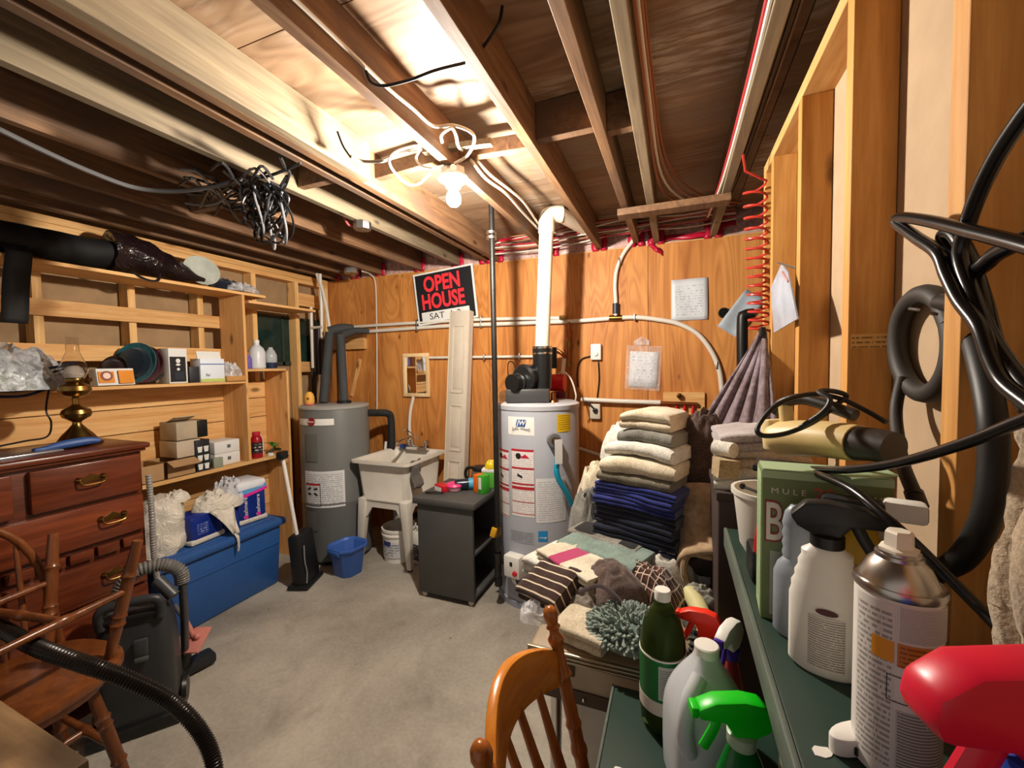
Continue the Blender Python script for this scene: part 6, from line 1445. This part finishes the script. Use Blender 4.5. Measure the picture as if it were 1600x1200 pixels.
# carrying handle with open slot
pts = [(-.09, -.085, .46), (-.092, -.09, .52), (-.06, -.09, .545), (.06, -.09, .545), (.092, -.09, .52), (.09, -.085, .46)]
obj('handle', MB().tube(pts, .018, 12, smooth=5), VG, vc)
obj('handle_recess', MB().box((0, -.07, .485), (.17, .06, .02)), plastic('recess_black', '0c0c0d', .6), vc, bevel=.006)
obj('latch', MB().box((.03, -.106, .36), (.045, .018, .07)), plastic('latch_grey', '3c3e40', .4), vc, bevel=.006)
obj('latch_button', MB().box((.03, -.112, .315), (.045, .014, .02)), plastic('latch_grey2', '505254', .4), vc, bevel=.005)
for s in (-1, 1): obj('wheel', MB().lathe([(.001, -.015), (.05, -.015), (.055, 0), (.05, .015), (.001, .015)], 24, c=(s*.135, .03, .055), rot=(0, R(90), 0)), BLACK, vc)
obj('base_skid', MB().box((0, -.06, .028), (.30, .12, .05)), BLACK, vc, bevel=.012)
hp = catmull([(-.06, .02, .50), (-.05, .02, .57), (.0, .02, .625), (.08, .03, .63), (.14, .03, .59), (.15, .03, .53)], 40)
obj('ribbed_hose', MB().tube(hp, .026, 14, rf=lambda t: 1+.10*math.sin(t*200)), plastic('hose_grey', '6a6864', .35), vc)
obj('hose_cuff', MB().tube([(-.08, .02, .45), (-.06, .02, .52)], .032, 16), plastic('cuff_grey', '6e7072', .5), vc)
obj('hose_grip', MB().tube([(.07, .0, .58), (.10, -.02, .545), (.13, -.04, .51)], .024, 14, smooth=4), plastic('latch_grey', '3c3e40', .4), vc)
obj('wand', MB().tube([(.15, .03, .53), (.14, .10, .35), (.12, .19, .10)], .016, 12), plastic('wand_grey', '54565a', .3, .6), vc)
obj('floor_nozzle', MB().box((.10, .21, .035), (.09, .27, .05), (0, 0, R(-64))), plastic('nozzle_black', '202224', .45), vc, bevel=.014)
obj('nozzle_neck', MB().tube([(.12, .19, .13), (.11, .20, .06)], .028, 14), plastic('nozzle_black', '202224', .45), vc)
tag(obj('second_hose', MB().tube(catmull([at(232, 742, X=-2.36+.02), at(237, 800, X=-2.33), at(240, 860, X=-2.33), at(246, 905, X=-2.33)], 40), .012, 10, rf=lambda t: 1+.12*math.sin(t*260)), plastic('hose_silver', '8c8884', .3)), 'thin silver ribbed hose hanging along the dresser corner', 'hose')
dm = thing('dust_mop', 'pink flat mop head with stub handle leaning near the tote', 'mop', at(300, 1010, Z=.0)+Vector((-.05, .05, 0)))
PK = plastic('mop_pink', 'cf8478', .5, var=.1)
c_ = loc(dm, at(305, 1000, X=-2.20)); MM = frame(c_, (.55, .35, .75), (.3, .9, -.1))
e0, e1, e2 = loc(dm, at(327, 979, X=-2.15)), loc(dm, at(301, 980, X=-2.22)), loc(dm, at(287, 1022, X=-2.15))
MM = frame((e0+e2)/2+Vector((0, 0, -.0)), e0-e1, e1-e2)
obj('mop_plate', MB().box((0, 0, 0), ((e0-e1).length, (e1-e2).length*.95, .012)).xf(MM), PK, dm, bevel=.004)
obj('swivel', MB().ball((0, .01, .012), .016, 12).xf(MM), PK, dm)
h0, h1, h2 = loc(dm, at(303, 995, X=-2.17)), loc(dm, at(290, 970, X=-2.2)), loc(dm, at(272, 945, X=-2.23))
obj('stub_handle', MB().tube([h0, h1], .012, 10), PK, dm); obj('pole', MB().tube([h1, h2], .010, 10), GREYP, dm)

# ================================================================ WIRES AND CEILING THINGS
def cable(label, pts, r, mat=WIREW, name='cable', cat='cable', n=7, rf=None, seg=7):
    return tag(obj(name, MB().tube(pts, r, seg, smooth=n, rf=rf), mat), label, cat)
Z = lambda pts, z_: [at(x, y, Z=z_) for x, y in pts]
def ZZ(pts):
    out = []
    for x, y, z_ in pts:
        p = at(x, y, Z=z_)
        if -.90 < p.x < -.838: p.x = -.837
        if -1.25 > p.x > -1.3: p.x = -1.246
        out.append(p)
    return out
cable('long white cable stapled along the joist to the light', ZZ([(430, -30, 2.34), (480, 30, 2.34), (560, 98, 2.34), (608, 142, 2.34), (640, 172, 2.35), (672, 198, 2.36), (710, 196, 2.36), (738, 208, 2.34), (740, 225, 2.33), (728, 245, 2.31), (708, 256, 2.29)]), .006)
cable('white loop of cable right of the bulb holder', ZZ([(676, 226, 2.33), (690, 210, 2.34), (705, 200, 2.35), (712, 210, 2.34), (716, 228, 2.33), (722, 235, 2.33)]), .006)
cable('white cable looping below on the left of the bulb', ZZ([(672, 270, 2.27), (655, 286, 2.24), (636, 287, 2.24), (615, 268, 2.25), (608, 250, 2.28), (620, 236, 2.31), (645, 228, 2.33), (668, 226, 2.35)]), .006)
cable('brown grey cable pair draped from the pale joist', ZZ([(548, 245, 2.28), (565, 252, 2.28), (595, 252, 2.28), (620, 242, 2.31), (655, 230, 2.34)]), .007, plastic('cable_grey', '8c8478', .5))
cable('thin dark wire rising from the draped cables', ZZ([(527, 205, 2.36), (536, 228, 2.32), (548, 246, 2.28)]), .004, BLACKR)
cable('short white curl of cable above the bulb holder', ZZ([(655, 235, 2.33), (650, 248, 2.30), (660, 260, 2.27), (676, 264, 2.26)]), .005)
cable('pair of white cables running on from the bulb to the back wall', ZZ([(736, 250, 2.33), (760, 280, 2.33), (790, 302, 2.33), (815, 330, 2.33), (840, 357, 2.33)]), .007)
cable('second white cable running beside it towards the vent pipe', ZZ([(744, 250, 2.35), (768, 275, 2.35), (798, 298, 2.35), (820, 318, 2.35), (842, 352, 2.35)]), .007)
cable('black wire crossing from the light joist to the next joist', ZZ([(560, 114, 2.33), (580, 128, 2.31), (600, 134, 2.31), (640, 125, 2.32), (680, 110, 2.33), (727, 98, 2.36)]), .0045, BLACKR)
cable('short black wire hanging between right hand joists', ZZ([(785, 10, 2.42), (780, 35, 2.38), (765, 60, 2.35), (752, 78, 2.34)]), .0045, BLACKR)
cable('long grey cable sagging across the left joists', ZZ([(-40, 185, 2.25), (0, 203, 2.24), (60, 232, 2.23), (140, 268, 2.22), (210, 293, 2.22), (270, 299, 2.22), (330, 292, 2.24), (376, 280, 2.26)]), .009, plastic('cable_slate', '5c5c5e', .4))
# black cords bundled and hanging
bd = thing('cord_bundle', 'tangled bundle of black and grey cords hanging from the joists', 'cords', at(410, 385, Z=2.03))
CB = [plastic('cord_black', '131315', .35), plastic('cord_grey', '77777a', .4), plastic('cord_dark', '2a2a2c', .35)]
rn = random.Random(11); ctr = at(411, 300, Z=2.25)
for k in range(20):
    px = 411+rn.uniform(-14, 14); wd = rn.uniform(.03, .07); ln2 = rn.uniform(.12, .25); yy = ctr.y+rn.uniform(-.05, .05); top = at(px, 292, Z=2.255); top.y = yy
    pts = []
    for i in range(15):
        t = i/14*2*math.pi; pts.append(Vector((top.x+wd*math.sin(t)*(1+.2*math.sin(2*t+k)), yy+.04*math.sin(t*1.3+k), top.z-.0-ln2*(1-math.cos(t))/2)))
    obj('cord_loop', MB().tube([loc(bd, p) for p in pts], .0048, 6, smooth=3), CB[(0, 0, 2, 1, 0, 2)[k % 6]], bd)
for k in range(13):
    y0 = rn.uniform(272, 322); x0 = rn.uniform(275, 350); x1 = rn.uniform(395, 450)
    pts = [at(x0+(x1-x0)*i/5, y0+rn.uniform(-20, 20)+(8 if i in (2, 3) else 0), Z=2.25+rn.uniform(-.012, .02)) for i in range(6)]
    obj('cord_run', MB().tube([loc(bd, p) for p in pts], .0055, 6, smooth=5), CB[(0, 1, 0, 2)[k % 4]], bd)
for pts in ([(438, 245), (446, 262), (452, 272), (440, 300), (415, 318)], [(395, 276), (415, 276), (445, 266), (470, 255)], [(300, 262), (335, 280), (352, 300), (364, 322), (395, 318), (430, 300), (448, 275)], [(350, 268), (380, 290), (420, 305), (446, 285)]):
    obj('cord_run', MB().tube([loc(bd, at(x, y, Z=2.262)) for x, y in pts], .006, 6, smooth=5), CB[rn.choice((1, 1, 2))], bd)
# junction boxes
def jbox(label, p, r):
    o = thing('junction_box', label, 'junction box', p, 0, 'round steel junction boxes')
    obj('box', MB().lathe([(r, 0), (r, -.04), (r*.97, -.043), (.001, -.043)], 8), STEEL, o); obj('cover_screw', MB().lathe([(.006, -.043), (.005, -.047), (.001, -.047)], 8), BRASS, o)
    return o
j1 = jbox('round steel junction box under the joist right of the cords', (-1.645, at(568, 352, Z=2.27).y, 2.289), .048)
obj('red_lead', MB().tube([(-.045, 0, -.02), (-.08, -.02, -.01), (-.10, -.03, .03)], .006, 7, smooth=4), plastic('lead_pink', 'c85a5c', .4), j1)
j2 = jbox('octagonal steel junction box near the back left corner', (at(556, 425, Z=2.27).x, 2.75, 2.289), .055)
cable('white wire dropping from the corner junction box down the plywood', [at(566, 424, Y=2.85), at(578, 428, Y=2.98), at(586, 440, Y=D-.01), at(588, 475, Y=D-.01), at(589, 560, Y=D-.01), at(589, 642, Y=D-.01)], .006)
# wires along the top of the back wall
for k in range(9):
    y0 = 388-k*3.2; yv = 2.95-.02*k
    pts = [at(740+k*6, y0+14-rn.uniform(0, 6), Y=yv), at(830, y0+2+rn.uniform(-3, 3), Y=yv), at(905, y0-12+rn.uniform(-4, 4), Y=yv), at(985, y0-24+rn.uniform(-4, 4), Y=yv), at(1070, y0-36+rn.uniform(-4, 4), Y=yv), at(1150, y0-48+rn.uniform(-3, 3), Y=yv)]
    tag(obj('ceiling_wire', MB().tube([Vector((p.x, p.y, max(p.z, ZJ-.028+.004*k))) for p in pts], .005, 6, smooth=5), [WIREW, plastic('wire_red', 'b02c34', .4), plastic('wire_tan', '9a6c4c', .5)][k % 3]), ['white', 'red', 'tan'][k % 3]+' wire strung along the top of the back wall, '+['lowest', 'middle', 'highest'][k//3]+' of its colour', 'wire', 'wires along the back wall top')
for k in range(4):
    x0 = -.098+.006*k
    tag(obj('joist_cable', MB().tube([(x0, -.4, ZJ+.03+.02*k), (x0+.003, .6, ZJ+.035+.02*k), (x0+.008, 1.4, ZJ+.03+.02*k), (x0+.02+.01*k, 2.1, ZJ+.03+.02*k), (x0+.10+.04*k, 2.45, ZJ+.045), (x0+.26+.05*k, 2.62, ZJ+.05)], .006, 6, smooth=5), [plastic('cable_rust', '8c5430', .5), WIREW, plastic('wire_tan', '9a6c4c', .5), plastic('cable_rust', '8c5430', .5)][k]), ['lowest rust coloured', 'white', 'tan', 'highest rust coloured'][k]+' cable fixed along the middle joist side', 'cable', 'cables along the middle joist')
for k in range(4):
    x0 = .202-.006*k if k < 2 else .262+.018*(k-2)
    tag(obj('joist_cable', MB().tube([(x0, -.4, ZJ+.012+.012*k), (x0-.004, .7, ZJ+.02+.012*k), (x0+.004, 1.4, ZJ+.012+.012*k), (x0, 2.2, ZJ+.02+.01*k), (x0-.03, 2.7, ZJ+.02)], .0055, 6, smooth=5), [WIREW, plastic('wire_red', 'b02c34', .4), BLACKR, plastic('cable_brown', '4a3a30', .5)][k]), ['white', 'red', 'black', 'brown'][k]+' cable running along the joist over the partition', 'cable', 'cables over the partition')
# red coiled air hose at the partition end
ct0, ct1 = Vector((.30, 1.985, 2.20)), Vector((.318, 1.965, 1.59)); pts = []
nt_ = 15
for i in range(nt_*14+1):
    t = i/(nt_*14); s = t**.82; a = t*nt_*2*math.pi; rr = .042*(1-.15*t)
    c_ = ct0.lerp(ct1, s); pts.append(c_+Vector((rr*math.cos(a), rr*math.sin(a), .0)))
cable('red coiled air hose hanging at the end of the partition', [Vector((.245, 1.9, 2.285)), Vector((.26, 1.95, 2.24))]+pts, .0048, plastic('coil_red', 'b8342c', .35), 'coiled_hose', 'hose', 0)
# black pipe and clear bag near the coil
cable('black plastic pipe with elbow behind the red coil', [at(1178, 490, Y=2.75), at(1164, 492, Y=2.75), at(1160, 502, Y=2.75), at(1160, 580, Y=2.75), at(1162, 660, Y=2.75), Vector((at(1162, 700, Y=2.75).x, 2.75, 0))], .03, BLACK, 'waste_pipe', 'pipe', 4, seg=14)
q0, q1, q2 = at(1222, 414, Y=1.50), at(1206, 450, Y=1.50), at(1240, 505, Y=1.50)
hb_ = thing('hanging_pouch', 'clear blue tinted pouch hanging from a partition stud', 'pouch', at(1225, 465, X=XR-.02))
pc = [at(1222, 412, X=XR-.015), at(1205, 450, X=XR-.015), at(1210, 520, X=XR-.015), at(1247, 498, X=XR-.022), at(1238, 455, X=XR-.022), at(1232, 425, X=XR-.02)]
pc = [loc(hb_, p) for p in pc]; mb = MB(); mb.add(pc, [tuple(range(6))])
obj('pouch_film', mb, plastic('pouch_tint', 'a8b4c4', .25, var=.3), hb_, solid=.004, smooth=False)
obj('pouch_band', MB().box((pc[0]+pc[4])/2+Vector((-.004, 0, .0)), (.006, .09, .008), (.5, 0, 0)), plastic('pouch_red_line', 'c88a88', .4), hb_)
obj('nail', MB().cyl(pc[5]+Vector((.02, 0, .01)), pc[0]+Vector((-.012, 0, .004)), .003, 6), STEEL, hb_)

# ---- black hoses hung on the right
def XX(pts): return [at(x, y, X=x_) for x, y, x_ in pts]
hr = thing('rubber_hose', 'thick black rubber hose coil hanging on a nail', 'hose', at(1440, 540, X=.41))
lp_ = [at(1447+ (44*math.cos(a)), 537+78*math.sin(a), X=.405) for a in [k*2*math.pi/28-.4 for k in range(27)]]
obj('coil_ring', MB().tube([loc(hr, p) for p in lp_]+[loc(hr, lp_[0])], .0165, 12, smooth=2), plastic('hose_rubber', '2c2722', .6, var=.2), hr)
def hpart(name, pts, r, mat=BLACKR): mb = MB().tube(XX(pts), r, 12, smooth=8); mb.v = [loc(hr, p) for p in mb.v]; return obj(name, mb, mat, hr)
hpart('hose_run', [(1470, 472, .40), (1500, 480, .39), (1525, 540, .36), (1548, 640, .34), (1552, 730, .335), (1540, 810, .33), (1505, 870, .325), (1462, 895, .32)], .0135)
hpart('hose_run', [(1410, 590, .395), (1400, 640, .38), (1404, 690, .36), (1412, 730, .34), (1430, 775, .33)], .0095, plastic('hose_rubber', '2c2722', .6))
mb = MB().tube(XX([(1427, 768, .332), (1436, 792, .332)]), .0115, 14); mb.v = [loc(hr, p) for p in mb.v]; obj('hose_end', mb, plastic('hose_fitting', '3c362e', .5), hr)
mb = MB().cyl(at(1412, 481, X=.425), at(1435, 484, X=.37), .0025, 8); mb.v = [loc(hr, p) for p in mb.v]; obj('nail', mb, STEEL, hr)
cable('glossy black cable looping from the upper right over the partition', XX([(1640, 130, .31), (1600, 180, .31), (1560, 240, .31), (1530, 300, .31), (1510, 355, .31), (1500, 400, .31), (1515, 450, .31), (1550, 530, .31), (1600, 600, .31), (1640, 640, .31)]), .0078, plastic('cable_gloss', '0f0f10', .25), n=8, seg=12)
cable('black cable bight pointing left in front of the drywall', XX([(1640, 395, .30), (1590, 380, .30), (1520, 362, .30), (1450, 345, .30), (1408, 340, .30), (1402, 348, .30), (1430, 370, .30), (1465, 395, .30), (1480, 430, .30), (1500, 470, .30), (1530, 510, .30), (1548, 560, .30), (1570, 600, .30), (1620, 640, .30)]), .0075, plastic('cable_gloss', '0f0f10', .25), n=8, seg=12)
cable('black cable loop hanging beside the coil', XX([(1620, 365, .32), (1560, 395, .32), (1525, 420, .32), (1490, 400, .32), (1475, 370, .32), (1490, 365, .32), (1512, 400, .32), (1535, 470, .32), (1560, 560, .32), (1610, 640, .32)]), .0085, plastic('cable_gloss', '0f0f10', .25), n=8, seg=12)
cable('black cable stretched across in front of the green carton', [at(1640, 640, X=.29), at(1590, 660, X=.285), at(1500, 695, X=.27), at(1400, 724, X=.25), at(1320, 734, X=.225), at(1265, 734, X=.205), at(1258, 738, X=.203), at(1280, 742, X=.205), at(1330, 765, X=.22), at(1380, 805, X=.235), at(1430, 850, X=.255), at(1480, 900, X=.28), at(1530, 950, X=.30), at(1580, 1000, X=.31)], .0058, plastic('cable_gloss', '0f0f10', .25), n=8, seg=12)
# ---- towel at the right edge
tw0 = at(1562, 690, X=.30); 
def twf(u, v):
    z0 = at(1570, 660, X=.30).z; z1 = at(1570, 1045, X=.30).z
    y = at(1556-6*math.sin(v*5), 850, X=.30).y - u*.22
    return (.30+.012*math.sin(u*16)+.006*math.sin(v*7+u*3), y-.02*(1-v)*(1-u)*1.2, z0+(z1-z0)*v+.05*(1-v)*u)
tag(obj('hanging_towel', MB().grid(twf, 30, 24).jitter(.004, 60), cloth('terry_offwhite', 'b8a48a', '8c7a64', scale=220, amt=.9), solid=.014), 'cream terry towel hanging at the right edge of the view', 'towel')
